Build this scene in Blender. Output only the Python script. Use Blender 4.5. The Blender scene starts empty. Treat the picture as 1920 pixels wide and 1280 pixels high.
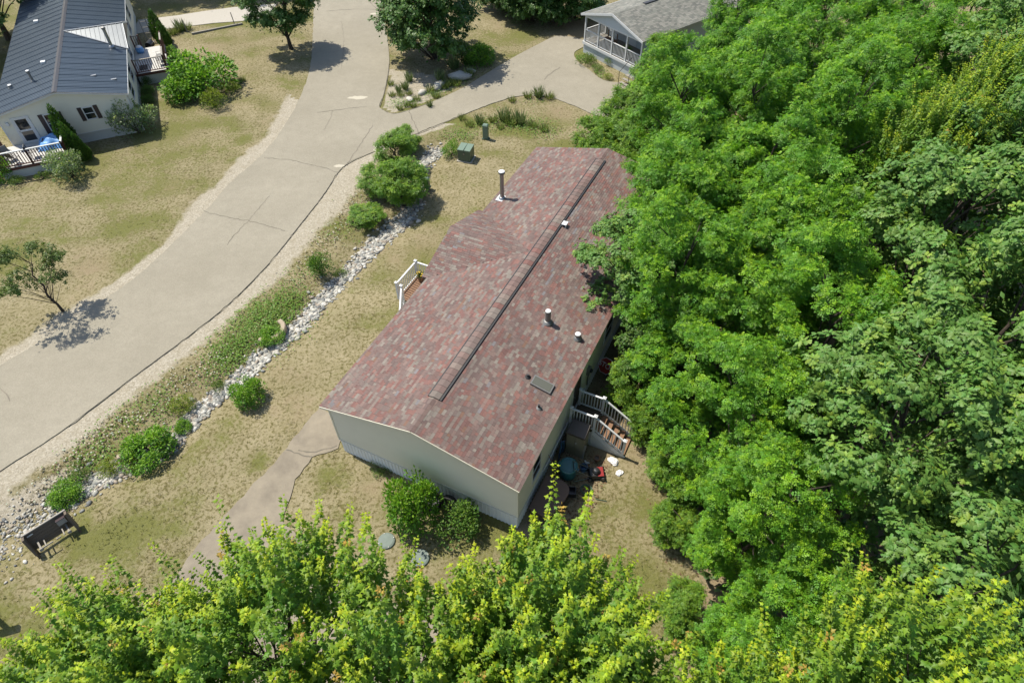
import bpy, math, random
import numpy as np
from mathutils import Vector, Matrix

# ------------------------------------------------------------------ camera, sky, sun, exposure
scene = bpy.context.scene
col = scene.collection
FPX, PITCH, ROLL, CAMH = 1190.55, math.radians(47.92), math.radians(-0.51), 22.661
fw = np.array([0, math.cos(PITCH), -math.sin(PITCH)])
up0 = np.array([0, math.sin(PITCH), math.cos(PITCH)])
rt0 = np.array([1.0, 0, 0])
r2 = math.cos(ROLL) * rt0 + math.sin(ROLL) * up0
u2 = -math.sin(ROLL) * rt0 + math.cos(ROLL) * up0
cam_d = bpy.data.cameras.new('camera')
cam_d.sensor_width = 36
cam_d.lens = FPX / 1920 * 36
cam_d.clip_end = 3000
cam = bpy.data.objects.new('camera', cam_d)
col.objects.link(cam)
cam.matrix_world = Matrix(((r2[0], u2[0], -fw[0], 0), (r2[1], u2[1], -fw[1], 0), (r2[2], u2[2], -fw[2], CAMH), (0, 0, 0, 1)))
scene.camera = cam

SUN_EL = math.radians(60)
SUN_AZ = math.radians(149)          # direction towards the sun, counter-clockwise from +X
world = bpy.data.worlds.new('World')
scene.world = world
world.use_nodes = True
wn = world.node_tree.nodes
bg = wn['Background']
sky = wn.new('ShaderNodeTexSky')
sky.sky_type = 'NISHITA'
sky.sun_disc = False
sky.sun_elevation = SUN_EL
sky.sun_rotation = math.pi / 2 - SUN_AZ
world.node_tree.links.new(sky.outputs[0], bg.inputs[0])
bg.inputs[1].default_value = 0.14
sun_d = bpy.data.lights.new('sun', 'SUN')
sun_d.energy = 5.0
sun_d.angle = math.radians(0.5)
sun_d.color = (1.0, 0.95, 0.85)
sun = bpy.data.objects.new('sun', sun_d)
col.objects.link(sun)
to_sun = Vector((math.cos(SUN_AZ) * math.cos(SUN_EL), math.sin(SUN_AZ) * math.cos(SUN_EL), math.sin(SUN_EL)))
sun.rotation_euler = to_sun.to_track_quat('Z', 'Y').to_euler()
sun.location = to_sun * 100
scene.view_settings.view_transform = 'Standard'
scene.view_settings.look = 'None'
scene.view_settings.exposure = 0.66
scene.view_settings.gamma = 1.0
scene.cycles.max_bounces = 6
scene.cycles.transparent_max_bounces = 6

# ------------------------------------------------------------------ helpers
rng = np.random.default_rng(7)
random.seed(7)

def gp(u, v, z=0.0):
    """survey: a spot of the photograph (1920 x 1280) to metres on the level z"""
    d = fw + (u - 960) / FPX * r2 - (v - 640) / FPX * u2
    t = (z - CAMH) / d[2]
    return (float(d[0] * t), float(d[1] * t))

def tag(o, label=None, cat=None, group=None, kind=None):
    if label: o['label'] = label
    if cat: o['category'] = cat
    if group: o['group'] = group
    if kind: o['kind'] = kind
    return o

def link(o, parent=None):
    col.objects.link(o)
    if parent: o.parent = parent
    return o

def empty(name, loc=(0, 0, 0), rz=0.0):
    o = bpy.data.objects.new(name, None)
    o.empty_display_size = .3
    o.location = loc
    o.rotation_euler = (0, 0, rz)
    return link(o)

def copy_tree(o, parent=None):
    c = o.copy()
    link(c, parent)
    for ch in o.children:
        copy_tree(ch, c)
    return c

class MB:
    def __init__(s):
        s.v = []; s.f = []; s.c = []
    def add(s, vs, fs, c=None):
        n = len(s.v)
        s.v += [tuple(p) for p in vs]
        s.f += [tuple(i + n for i in f) for f in fs]
        s.c += [c] * len(vs)
        return s
    def box(s, x0, x1, y0, y1, z0, z1, c=None):
        return s.add([(x0, y0, z0), (x1, y0, z0), (x1, y1, z0), (x0, y1, z0), (x0, y0, z1), (x1, y0, z1), (x1, y1, z1), (x0, y1, z1)],
                     [(0, 3, 2, 1), (4, 5, 6, 7), (0, 1, 5, 4), (1, 2, 6, 5), (2, 3, 7, 6), (3, 0, 4, 7)], c)
    def bar(s, p, q, w, h, up=(0, 0, 1), c=None):
        """a square bar from p to q, w across and h along up"""
        p, q, up = Vector(p), Vector(q), Vector(up)
        d = (q - p).normalized()
        if abs(d.dot(up)) > .99: up = Vector((1, 0, 0))
        sd = d.cross(up).normalized() * (w / 2)
        u = sd.cross(d).normalized() * (h / 2)
        vs = [p - sd - u, p + sd - u, p + sd + u, p - sd + u, q - sd - u, q + sd - u, q + sd + u, q - sd + u]
        return s.add(vs, [(0, 1, 2, 3), (7, 6, 5, 4), (0, 4, 5, 1), (1, 5, 6, 2), (2, 6, 7, 3), (3, 7, 4, 0)], c)
    def tube(s, pts, rads, n=8, c=None, cap=True):
        pts = [Vector(p) for p in pts]
        base = len(s.v); k = len(pts)
        for i, p in enumerate(pts):
            d = (pts[min(i + 1, k - 1)] - pts[max(i - 1, 0)]).normalized()
            a = d.cross(Vector((0.13, .97, .21))).normalized()
            b = d.cross(a)
            for j in range(n):
                t = 2 * math.pi * j / n
                s.v.append(tuple(p + (a * math.cos(t) + b * math.sin(t)) * rads[i])); s.c.append(c)
        for i in range(k - 1):
            for j in range(n):
                s.f.append((base + i * n + j, base + i * n + (j + 1) % n, base + (i + 1) * n + (j + 1) % n, base + (i + 1) * n + j))
        if cap:
            s.f.append(tuple(base + j for j in range(n))[::-1])
            s.f.append(tuple(base + (k - 1) * n + j for j in range(n)))
        return s
    def lathe(s, prof, n=20, at=(0, 0, 0), c=None):
        base = len(s.v)
        for r, z in prof:
            for j in range(n):
                t = 2 * math.pi * j / n
                s.v.append((at[0] + r * math.cos(t), at[1] + r * math.sin(t), at[2] + z)); s.c.append(c)
        for i in range(len(prof) - 1):
            for j in range(n):
                s.f.append((base + i * n + j, base + i * n + (j + 1) % n, base + (i + 1) * n + (j + 1) % n, base + (i + 1) * n + j))
        s.f.append(tuple(base + j for j in range(n))[::-1])
        s.f.append(tuple(base + (len(prof) - 1) * n + j for j in range(n)))
        return s
    def prism(s, pts, z0, z1, c=None):
        n = len(pts)
        vs = [(p[0], p[1], z0) for p in pts] + [(p[0], p[1], z1) for p in pts]
        fs = [tuple(range(n))[::-1], tuple(range(n, 2 * n))] + [(i, (i + 1) % n, n + (i + 1) % n, n + i) for i in range(n)]
        return s.add(vs, fs, c)
    def mesh(s, name, mat):
        me = bpy.data.meshes.new(name)
        me.from_pydata(s.v, [], s.f)
        if any(c is not None for c in s.c):
            at_ = me.color_attributes.new('col', 'FLOAT_COLOR', 'POINT')
            arr = np.array([(c if c is not None else (.5, .5, .5)) + (1.0,) for c in s.c], np.float32)
            at_.data.foreach_set('color', arr.ravel())
        me.materials.append(mat)
        me.update()
        return me
    def build(s, name, mat, parent=None, loc=None, rz=None):
        o = bpy.data.objects.new(name, s.mesh(name, mat))
        if loc is not None: o.location = loc
        if rz is not None: o.rotation_euler = (0, 0, rz)
        return link(o, parent)

def mesh_arrays(name, V, T, C, mat):
    """a triangle mesh straight from numpy arrays"""
    me = bpy.data.meshes.new(name)
    V = np.ascontiguousarray(V, np.float32); T = np.ascontiguousarray(T, np.int32)
    me.vertices.add(len(V)); me.vertices.foreach_set('co', V.ravel())
    me.loops.add(T.size); me.loops.foreach_set('vertex_index', T.ravel())
    me.polygons.add(len(T))
    me.polygons.foreach_set('loop_start', np.arange(0, T.size, 3, dtype=np.int32))
    me.polygons.foreach_set('loop_total', np.full(len(T), 3, np.int32))
    if C is not None:
        at_ = me.color_attributes.new('col', 'FLOAT_COLOR', 'POINT')
        at_.data.foreach_set('color', np.ascontiguousarray(np.c_[C, np.ones(len(C))], np.float32).ravel())
    me.update(calc_edges=True)
    me.materials.append(mat)
    return me

def obj(name, me, parent=None, loc=None, rz=None, scale=None):
    o = bpy.data.objects.new(name, me)
    if loc is not None: o.location = loc
    if rz is not None: o.rotation_euler = (0, 0, rz)
    if scale is not None: o.scale = scale if hasattr(scale, '__len__') else (scale,) * 3
    return link(o, parent)

# ------------------------------------------------------------------ materials
def srgb(r, g, b):
    return tuple(((x / 255) / 12.92 if x / 255 <= .04045 else ((x / 255 + .055) / 1.055) ** 2.4) for x in (r, g, b))

class NT:
    def __init__(s, name):
        s.m = bpy.data.materials.new(name); s.m.use_nodes = True
        s.t = s.m.node_tree; s.n = s.t.nodes
        s.b = s.n['Principled BSDF']
    def node(s, typ, **kw):
        n = s.n.new(typ)
        for k, v in kw.items(): setattr(n, k, v)
        return n
    def l(s, a, b): s.t.links.new(a, b)
    def coord(s, kind='Object', scale=None):
        c = s.node('ShaderNodeTexCoord').outputs[kind]
        if scale is None: return c
        mp = s.node('ShaderNodeMapping'); mp.inputs['Scale'].default_value = scale
        s.l(c, mp.inputs[0]); return mp.outputs[0]
    def noise(s, vec, scale, detail=4, rough=.55, lac=2.0):
        n = s.node('ShaderNodeTexNoise')
        n.inputs['Scale'].default_value = scale; n.inputs['Detail'].default_value = detail; n.inputs['Roughness'].default_value = rough
        s.l(vec, n.inputs['Vector']); return n.outputs['Fac']
    def vor(s, vec, scale, feature='F1', out='Distance'):
        n = s.node('ShaderNodeTexVoronoi'); n.feature = feature
        n.inputs['Scale'].default_value = scale; s.l(vec, n.inputs['Vector']); return n.outputs[out]
    def ramp(s, fac, stops, interp='LINEAR'):
        r = s.node('ShaderNodeValToRGB'); r.color_ramp.interpolation = interp
        e = r.color_ramp.elements
        while len(e) < len(stops): e.new(.5)
        for el, (p, c) in zip(e, stops):
            el.position = p; el.color = (tuple(c) + (1,)) if hasattr(c, '__len__') else (c, c, c, 1)
        s.l(fac, r.inputs[0]); return r.outputs[0]
    def mix(s, fac, a, b, mode='MIX'):
        m = s.node('ShaderNodeMix', data_type='RGBA', blend_type=mode)
        for k, x in ((0, fac), (6, a), (7, b)):
            if hasattr(x, 'node'): s.l(x, m.inputs[k])
            elif k == 0: m.inputs[0].default_value = x
            else: m.inputs[k].default_value = tuple(x) + (1,)
        return m.outputs[2]
    def math(s, op, a, b=None, clamp=False):
        m = s.node('ShaderNodeMath', operation=op, use_clamp=clamp)
        for k, x in ((0, a), (1, b)):
            if x is None: continue
            if hasattr(x, 'node'): s.l(x, m.inputs[k])
            else: m.inputs[k].default_value = x
        return m.outputs[0]
    def bump(s, h, strength=.3, dist=.02):
        b = s.node('ShaderNodeBump'); b.inputs['Strength'].default_value = strength; b.inputs['Distance'].default_value = dist
        s.l(h, b.inputs['Height']); s.l(b.outputs[0], s.b.inputs['Normal'])
    def base(s, c, f=.66):
        # surface values are noted for a mid exposure; f brings them to real reflectance
        if hasattr(c, 'node'): s.l(c if f == 1 else s.mix(1.0, c, (f, f, f), 'MULTIPLY'), s.b.inputs['Base Color'])
        else: s.b.inputs['Base Color'].default_value = tuple(x * f for x in c) + (1,)
    def set(s, rough=.7, metal=0., spec=.5):
        s.b.inputs['Roughness'].default_value = rough; s.b.inputs['Metallic'].default_value = metal
        s.b.inputs['Specular IOR Level'].default_value = spec

def simple(name, c, rough=.6, metal=0., spec=.5, var=.12, scale=6., bump=0.):
    k = NT(name); k.set(rough, metal, spec)
    n = k.noise(k.coord(), scale, 5, .6)
    k.base(k.mix(n, tuple(x * (1 - var) for x in c), tuple(min(1, x * (1 + var)) for x in c)))
    if bump: k.bump(k.noise(k.coord(), scale * 6, 3), bump, .01)
    return k.m

def attr_mat(name, rough=.8, var=.15, scale=25., spec=.3, objcol=False):
    k = NT(name); k.set(rough, 0, spec)
    if objcol:
        c = k.node('ShaderNodeObjectInfo').outputs['Color']
    else:
        a = k.node('ShaderNodeVertexColor'); a.layer_name = 'col'; c = a.outputs[0]
    g = k.node('ShaderNodeNewGeometry').outputs['Position']
    n = k.ramp(k.noise(g, scale, 3, .7), [(.25, 1 - var), (.75, 1 + var)])
    big = k.ramp(k.noise(g, .5, 4, .6), [(.3, .86), (.7, 1.1)])
    k.base(k.mix(1.0, k.mix(1.0, c, n, 'MULTIPLY'), big, 'MULTIPLY'))
    return k.m

def leaf_mat(name, transl=.35, rough=.45, spec=.35, tint=(1.0, 1.25, .45)):
    k = NT(name); k.set(rough, 0, spec)
    a = k.node('ShaderNodeVertexColor'); a.layer_name = 'col'
    k.base(a.outputs[0], 1)
    tr = k.node('ShaderNodeBsdfTranslucent')
    k.l(k.mix(1.0, a.outputs[0], tint, 'MULTIPLY'), tr.inputs[0])
    ms = k.node('ShaderNodeMixShader'); ms.inputs[0].default_value = transl
    k.l(k.b.outputs[0], ms.inputs[1]); k.l(tr.outputs[0], ms.inputs[2])
    k.l(ms.outputs[0], k.n['Material Output'].inputs[0])
    return k.m

def wood(name, c, stretch=(2, 14, 14), var=.35, rough=.75):
    k = NT(name); k.set(rough, 0, .3)
    n = k.noise(k.coord('Object', stretch), 2.0, 6, .65)
    k.base(k.mix(n, tuple(x * (1 - var) for x in c), tuple(x * (1 + var) for x in c)))
    k.bump(n, .25, .004)
    return k.m

M = {}
M['white'] = simple('white_vinyl', (.78, .78, .76), .45, var=.05)
M['offwhite'] = simple('offwhite_trim', (.66, .66, .62), .5, var=.08)
M['siding_sage'] = simple('sage_vinyl_siding', (.90, .84, .67), .55, var=.06, scale=1.5)
M['skirt_grey'] = simple('pale_ribbed_skirting', (.98, .98, .95), .5, var=.08, scale=2)
M['siding_beige'] = simple('beige_vinyl_siding', (.88, .83, .68), .55, var=.05, scale=1.5)
M['siding_blue'] = simple('pale_grey_siding', (.62, .66, .66), .55, var=.04, scale=1.5)
M['roof_felt'] = simple('roof_underlay', (.19, .14, .125), .85, var=.2)
M['trim_dark'] = simple('dark_edge_metal', (.05, .045, .045), .5)
M['shutter'] = simple('brown_shutter', (.055, .035, .035), .5)
M['red_stain'] = simple('red_stained_wood', (.12, .04, .03), .6, var=.3)
M['wood'] = wood('brown_deck_wood', (.27, .15, .085))
M['wood_old'] = wood('weathered_dark_wood', (.095, .07, .045))
M['wood_stand'] = wood('weathered_brown_wood', (.15, .115, .08))
M['wood_grey'] = wood('grey_weathered_wood', (.33, .30, .25))
M['deck_pale'] = wood('pale_deck_boards', (.62, .60, .55), var=.1)
M['brown_plastic'] = simple('brown_cover', (.21, .12, .08), .6)
M['tan_plastic'] = simple('tan_cabinet', (.27, .24, .16), .5)
M['lid_brown'] = simple('brown_cabinet_lid', (.08, .06, .045), .5)
M['teal'] = simple('teal_plastic', (.03, .16, .17), .35)
M['blue'] = simple('blue_plastic', (.03, .10, .20), .4)
M['tarp'] = simple('blue_tarp', (.16, .40, .78), .5, var=.2)
M['black'] = simple('black_rubber', (.012, .012, .012), .6)
M['black_gloss'] = simple('black_plastic', (.02, .02, .02), .35)
M['red'] = simple('red_paint', (.30, .015, .012), .4)
M['steel'] = simple('galvanised_steel', (.46, .46, .45), .38, .85, var=.15)
M['steel_dull'] = simple('weathered_steel', (.30, .29, .27), .5, .6, var=.25)
M['capwhite'] = simple('white_vent_cap', (.80, .80, .78), .4)
M['green_box'] = simple('utility_green', (.085, .13, .085), .45, var=.12)
M['green_box_top'] = simple('utility_green_lid', (.17, .24, .17), .45, var=.12)
M['lid_green'] = simple('septic_lid_green', (.16, .20, .165), .7, var=.25, scale=8)
M['concrete'] = simple('concrete', (.47, .43, .36), .85, var=.15, scale=8, bump=.3)
M['edging'] = simple('tan_concrete_edging', (.40, .32, .22), .85, var=.2, scale=8, bump=.3)
M['sign_white'] = simple('sign_white', (.75, .75, .74), .5, var=.03)
M['yellow'] = simple('yellow_bloom', (.75, .50, .03), .6)
M['paper'] = simple('white_bag', (.85, .83, .80), .5, var=.06)
g = NT('window_glass'); g.set(.06, 0, .8); g.base((.02, .025, .03)); M['glass'] = g.m
g = NT('skylight_glass'); g.set(.25, 0, .5); g.base((.13, .13, .10)); M['skylight'] = g.m
M['shingle'] = attr_mat('asphalt_shingle')
M['shingle_one'] = attr_mat('asphalt_shingle_single', objcol=True)
M['stone'] = attr_mat('grey_stone', .85, .25, 14)
M['stone_one'] = attr_mat('grey_stone_single', .85, .25, 14, objcol=True)
M['leaf'] = leaf_mat('leaf', .35, .5, .28)
M['leaf_oak'] = leaf_mat('oak_leaf', .30, .5, .28)
M['leaf_dark'] = leaf_mat('dark_leaf', .22, .5, .3)
M['grass'] = leaf_mat('grass_blade', .3, .7, .15, (.9, .9, .7))
k = NT('bark'); k.set(.9, 0, .2)
n = k.noise(k.coord('Object', (6, 6, 1.2)), 3, 6, .7)
k.base(k.ramp(n, [(.3, (.035, .026, .02)), (.7, (.13, .105, .08))])); k.bump(n, .6, .03); M['bark'] = k.m

# metal roof
k = NT('charcoal_metal_roof'); k.set(.36, .35, .5)
n = k.noise(k.coord(), 1.2, 5, .6)
k.base(k.mix(n, (.050, .072, .092), (.082, .106, .128))); M['metal_roof'] = k.m
k = NT('sky_sheen_metal_roof'); k.set(.3, .35, .5)  # lighter copy of the metal roof, sky reflection put into the colour
n = k.noise(k.coord(), 2.5, 4, .6)
k.base(k.mix(n, (.10, .115, .125), (.17, .185, .19))); M['metal_roof_b'] = k.m

# asphalt
k = NT('sun_bleached_asphalt'); k.set(.9, 0, .25)
P = k.coord()
sp = k.noise(P, 55, 3, .8)
big = k.noise(P, .22, 5, .6)
mid = k.noise(P, 1.7, 5, .65)
c = k.mix(k.ramp(big, [(.3, 0.), (.7, 1.)]), (.300, .268, .200), (.366, .329, .250))
c = k.mix(k.ramp(mid, [(.38, 0.), (.70, .55)]), c, (.282, .252, .187))
sp2 = k.noise(P, 17, 4, .75)
c = k.mix(1.0, c, k.ramp(sp2, [(.28, .86), (.5, 1.0), (.74, 1.14)]), 'MULTIPLY')
c = k.mix(1.0, c, k.ramp(sp, [(.25, .70), (.5, 1.0), (.78, 1.28)]), 'MULTIPLY')
oil = k.ramp(k.noise(P, .9, 2, .4), [(.70, 0.), (.80, .45)])
c = k.mix(oil, c, (.22, .19, .135))
k.base(c); k.bump(sp, .35, .01); M['asphalt'] = k.m
k = NT('worn_path_asphalt'); k.set(.9, 0, .25)
P = k.coord(); sp = k.noise(P, 55, 3, .8); mid = k.noise(P, .9, 6, .65)
c = k.mix(k.ramp(mid, [(.3, 0.), (.68, 1.)]), (.218, .184, .138), (.345, .294, .212))
c = k.mix(1.0, c, k.ramp(sp, [(.25, .75), (.5, 1.0), (.78, 1.22)]), 'MULTIPLY')
k.base(c); k.bump(sp, .35, .01); M['path'] = k.m
M['crack'] = simple('crack_filler', (.155, .135, .10), .9, var=.3)
M['crack_soft'] = simple('hairline_crack', (.215, .185, .14), .9, var=.3)

# lawn / soil / gravel, steered by a painted mask: R gravel, G green, B bare soil
k = NT('dry_lawn'); k.set(.95, 0, .12)
P = k.coord()
a = k.node('ShaderNodeVertexColor'); a.layer_name = 'col'
sep = k.node('ShaderNodeSeparateColor'); k.l(a.outputs[0], sep.inputs[0])
R_, G_, B_ = sep.outputs
n_big = k.noise(P, .35, 5, .6)
n_mid = k.noise(P, 1.6, 6, .68)
n_cl = k.noise(P, 6.5, 4, .6)
n_fine = k.noise(P, 30, 4, .75)
straw = k.mix(k.ramp(n_big, [(.3, 0.), (.7, 1.)]), (.318, .268, .150), (.238, .206, .108))
straw = k.mix(k.ramp(n_mid, [(.42, 0.), (.66, .75)]), straw, (.385, .325, .205))
olive = k.mix(n_mid, (.085, .075, .02), (.15, .13, .042))
n_cl2 = k.noise(P, 11, 3, .55)
clump = k.ramp(k.math('ADD', k.math('ADD', k.math('MULTIPLY', n_cl, .72), k.math('MULTIPLY', n_cl2, .33)), k.math('MULTIPLY', G_, .10)), [(.55, 0.), (.64, .8)])
c = k.mix(clump, straw, olive)
gmask = k.ramp(k.math('ADD', k.math('MULTIPLY', G_, .9), k.math('MULTIPLY', k.math('SUBTRACT', n_mid, .5), 1.3)), [(.33, 0.), (.66, .85)])
c = k.mix(gmask, c, k.mix(n_cl, (.10, .115, .026), (.205, .20, .058)))
bmask = k.ramp(k.math('ADD', B_, k.math('MULTIPLY', k.math('SUBTRACT', n_mid, .5), 1.1)), [(.35, 0.), (.7, .9)])
c = k.mix(bmask, c, k.mix(n_cl, (.225, .17, .10), (.345, .272, .165)))
rmask = k.ramp(k.math('ADD', R_, k.math('MULTIPLY', k.math('SUBTRACT', n_mid, .5), .9)), [(.4, 0.), (.62, 1.)])
peb = k.vor(P, 16, 'F1', 'Color')
pebs = k.node('ShaderNodeSeparateColor'); k.l(peb, pebs.inputs[0])
grav = k.mix(pebs.outputs[0], (.34, .298, .218), (.50, .45, .355))
grav = k.mix(k.ramp(n_mid, [(.4, 0.), (.7, .5)]), grav, (.33, .28, .19))
c = k.mix(rmask, c, grav)
c = k.mix(1.0, c, k.ramp(n_fine, [(.25, .55), (.5, 1.0), (.75, 1.38)]), 'MULTIPLY')
k.base(c)
k.bump(k.math('ADD', n_cl, k.math('MULTIPLY', n_fine, .5)), .7, .05)
M['lawn'] = k.m

# ------------------------------------------------------------------ layout lines (surveyed, metres)
def smooth(pts, step=.6):
    P = [np.array(p, float) for p in pts]
    P = [2 * P[0] - P[1]] + P + [2 * P[-1] - P[-2]]
    out = []
    for i in range(1, len(P) - 2):
        p0, p1, p2_, p3 = P[i - 1:i + 3]
        n = max(2, int(np.linalg.norm(p2_ - p1) / step))
        for t in np.arange(n) / n:
            out.append(.5 * ((2 * p1) + (-p0 + p2_) * t + (2 * p0 - 5 * p1 + 4 * p2_ - p3) * t ** 2 + (-p0 + 3 * p1 - 3 * p2_ + p3) * t ** 3))
    out.append(P[-2])
    return [tuple(p) for p in out]

def pxl(pts, step=.6):
    return smooth([gp(*p) for p in pts], step)

road_left = pxl([(-260, 860), (-120, 772), (0, 686), (78, 640), (194, 562), (275, 503), (381, 400), (430, 345), (492, 290), (533, 237), (561, 187), (580, 134), (586, 72), (589, 0)])
road_left += [(-18.2, 72.0), (-19.5, 84.0), (-22.0, 100.0), (-26, 130)]
road_right = pxl([(-300, 1110), (-150, 996), (0, 884), (128, 800), (259, 700), (353, 631), (430, 569), (497, 502), (558, 428), (605, 368), (633, 325), (655, 306), (699, 286), (752, 262), (805, 241), (867, 216), (936, 190), (978, 180), (1025, 182), (1067, 195), (1116, 216), (1180, 232)])
drive_up = pxl([(1250, 190), (1180, 160), (1132, 151), (1105, 132), (1082, 115), (1077, 99), (1097, 86), (1094, 75), (1046, 68), (1015, 81), (965, 107), (900, 146), (867, 166), (805, 194), (771, 206), (736, 214), (717, 206), (711, 199), (719, 178), (725, 150), (730, 110), (722, 47), (712, 19), (716, 0)], .35)
drive_up += [(-11.6, 72.0), (-12.6, 84.0), (-15, 100.0), (-19, 130)]
road_poly = road_left + (road_right + drive_up)[::-1]
path_poly = [gp(*p) for p in [(600, 762), (539, 839), (486, 897), (416, 972), (379, 1012), (326, 1085), (262, 1150), (160, 1230), (60, 1330), (420, 1400), (860, 1330), (830, 1165), (720, 1125), (600, 1085), (583, 1040), (560, 1005), (531, 980), (540, 935), (556, 900), (584, 857), (634, 839), (650, 800)]]
swale = pxl([(-60, 1040), (11, 1000), (56, 972), (94, 945), (142, 912), (176, 897), (239, 868), (318, 826), (340, 799), (363, 770), (406, 735), (440, 710), (459, 692), (486, 666), (520, 636), (565, 597), (605, 552), (658, 499), (699, 455), (742, 418), (766, 392), (779, 350), (790, 305), (825, 272)], .4)

def seg_dist(X, Y, line):
    D = np.full(X.shape, 1e9)
    for (ax, ay), (bx, by) in zip(line[:-1], line[1:]):
        dx, dy = bx - ax, by - ay
        t = np.clip(((X - ax) * dx + (Y - ay) * dy) / (dx * dx + dy * dy + 1e-12), 0, 1)
        D = np.minimum(D, np.hypot(X - ax - t * dx, Y - ay - t * dy))
    return D

def inside(X, Y, poly):
    r = np.zeros(X.shape, bool)
    j = len(poly) - 1
    for i in range(len(poly)):
        xi, yi = poly[i]; xj, yj = poly[j]
        c_ = (yi > Y) != (yj > Y)
        with np.errstate(divide='ignore', invalid='ignore'):
            r ^= c_ & (X < (xj - xi) * (Y - yi) / (yj - yi + 1e-12) + xi)
        j = i
    return r

def vnoise(X, Y, s=1.0, seed=0):
    """cheap smooth noise"""
    r = np.random.default_rng(seed)
    out = np.zeros(np.shape(X))
    for q in range(5):
        a, b, p, f_ = r.uniform(0, 6.28), r.uniform(.6, 1.6), r.uniform(0, 6.28), s * 1.7 ** q
        out += np.sin((X * math.cos(a) + Y * math.sin(a)) * f_ * b + p + 1.3 * np.sin((X * math.sin(a) - Y * math.cos(a)) * f_ * .7 + p)) / 1.5 ** q
    return out / 2.2

def swale_drop(X, Y):
    return -.32 * np.exp(-(seg_dist(X, Y, swale) / 1.1) ** 2)

def gz(x, y):
    return float(swale_drop(np.array([x]), np.array([y]))[0])

# house frames: (origin x, y, yaw); local x runs along the gable, local y along the ridge
H1 = (-7.354, 14.417, math.radians(26)); H1W, H1L = 8.4, 20.26
H2 = (-25.09, 40.16, -.3935); H2W, H2L = 7.9, 22.0
H3 = (5.76, 52.13, math.radians(53)); H3W, H3L = 6.55, 13.0
def to_world(h, x, y):
    return (h[0] + x * math.cos(h[2]) + y * math.sin(h[2]), h[1] - x * math.sin(h[2]) + y * math.cos(h[2]))
def rect(h, x0, x1, y0, y1):
    return [to_world(h, *p) for p in ((x0, y0), (x1, y0), (x1, y1), (x0, y1))]
foot1 = rect(H1, .1, 8.5, 0, 20.2); foot2 = rect(H2, -7.7, -.1, .1, 22); foot3 = rect(H3, 0, 6.5, .2, 13)

# ------------------------------------------------------------------ ground sheet
STEP = .3
gx = np.arange(-58, 46.01, STEP); gy = np.arange(-2, 80.01, STEP)
X, Y = np.meshgrid(gx, gy)
D_rl = seg_dist(X, Y, road_left); D_rr = seg_dist(X, Y, road_right); D_sw = seg_dist(X, Y, swale)
on_road = inside(X, Y, road_poly)
Z = swale_drop(X, Y)
Z += .015 * vnoise(X, Y, 1.1, 3) * np.clip(np.minimum(D_rl, D_rr) / 2, 0, 1) * (~on_road)
Z = np.where(on_road, -.02, Z - .012)
wob = vnoise(X, Y, .8, 5) * .35
right_sh = np.interp(Y, [0, 13, 20, 27, 31, 35, 38], [1.5, 1.35, .85, 1.0, 1.8, 1.4, .2])
left_sh = np.interp(Y, [0, 14, 22, 30, 40, 46, 50], [1.1, .95, .75, .8, 1.0, .9, .25])
Rm = np.clip(1.15 - np.where(X < -10 - (Y - 35) * .6, D_rl / np.maximum(.3, left_sh + wob), 9) * .6, 0, 1)
Rm = np.maximum(Rm, np.clip(1.15 - D_rr / np.maximum(.3, right_sh + wob) * .6, 0, 1) * (Y < 41))
# the gravel-strewn bank foot and the planted island between road and drive
Rm = np.maximum(Rm, .62 * inside(X, Y, [gp(*p) for p in [(730, 130), (722, 180), (714, 200), (736, 212), (800, 192), (850, 165), (830, 140), (780, 135)]]))
Rm = np.maximum(Rm, .75 * np.clip(1.3 - seg_dist(X, Y, [gp(*p) for p in [(-40, 985), (30, 945), (75, 915), (110, 900)]]) / .9, 0, 1))
Gm = np.clip(.37 + .38 * vnoise(X, Y, .33, 11) + .24 * vnoise(X, Y, 1.1, 12), 0, 1)
def blob(u, v, r, a, arr, ry=None):
    cx, cy = gp(u, v)
    np.maximum(arr, a * np.exp(-(((X - cx) / r) ** 2 + ((Y - cy) / (ry or r)) ** 2)), out=arr)
for b in [(500, 600, 1.8, .95), (440, 655, 1.5, .8), (545, 560, 1.4, .8), (150, 310, 3, .8), (310, 250, 2.5, .75), (230, 340, 2.5, .6), (20, 480, 2.6, .75), (230, 425, 2, .7),
          (280, 460, 1.4, .6), (455, 262, .9, .8), (620, 895, 1.1, .75), (480, 865, .8, .75), (1205, 950, 1.1, .75), (1215, 1080, 1.1, .75), (1230, 1180, 1.0, .6), (650, 960, 1, .6), (980, 65, 2.5, .8), (900, 80, 3, .6),
          (300, 700, 1.5, .5), (240, 800, 1.2, .6), (200, 850, 1.4, .65), (180, 880, 1, .5), (20, 1060, 2, .45), (860, 250, 1.5, .5), (960, 230, 1.6, .6), (1010, 235, 1.2, .55), (830, 330, 1.4, .4), (1080, 100, 1.5, .7), (1180, 1000, .8, .5), (870, 1120, .7, .5), (760, 1050, .8, .4)]:
    blob(*b[:4], Gm)
Bm = np.clip(.17 + .30 * vnoise(X, Y, .42, 21) + .1 * vnoise(X, Y, 1.3, 22), 0, 1)
for b in [(170, 500, 1.8, .6), (320, 350, 1.6, .45), (440, 200, 2, .4), (800, 360, 1, .5), (690, 920, .9, .55), (1190, 850, 1.0, .6), (1225, 905, .6, .6), (960, 210, 1.6, .5), (1050, 210, 2, .6), (380, 700, 1.2, .55), (360, 1050, 1, .4),
          (1245, 1020, .6, .5), (850, 1075, 1, .55), (1190, 1180, .7, .4), (1100, 1030, 1., .6), (450, 70, 2.2, .45), (305, 145, 1.3, .6), (330, 210, 1, .4), (740, 200, 1.5, .4), (880, 1000, .8, .4), (1090, 55, 3.5, .75), (650, 410, 1.6, .4)]:
    blob(*b[:4], Bm)
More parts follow.
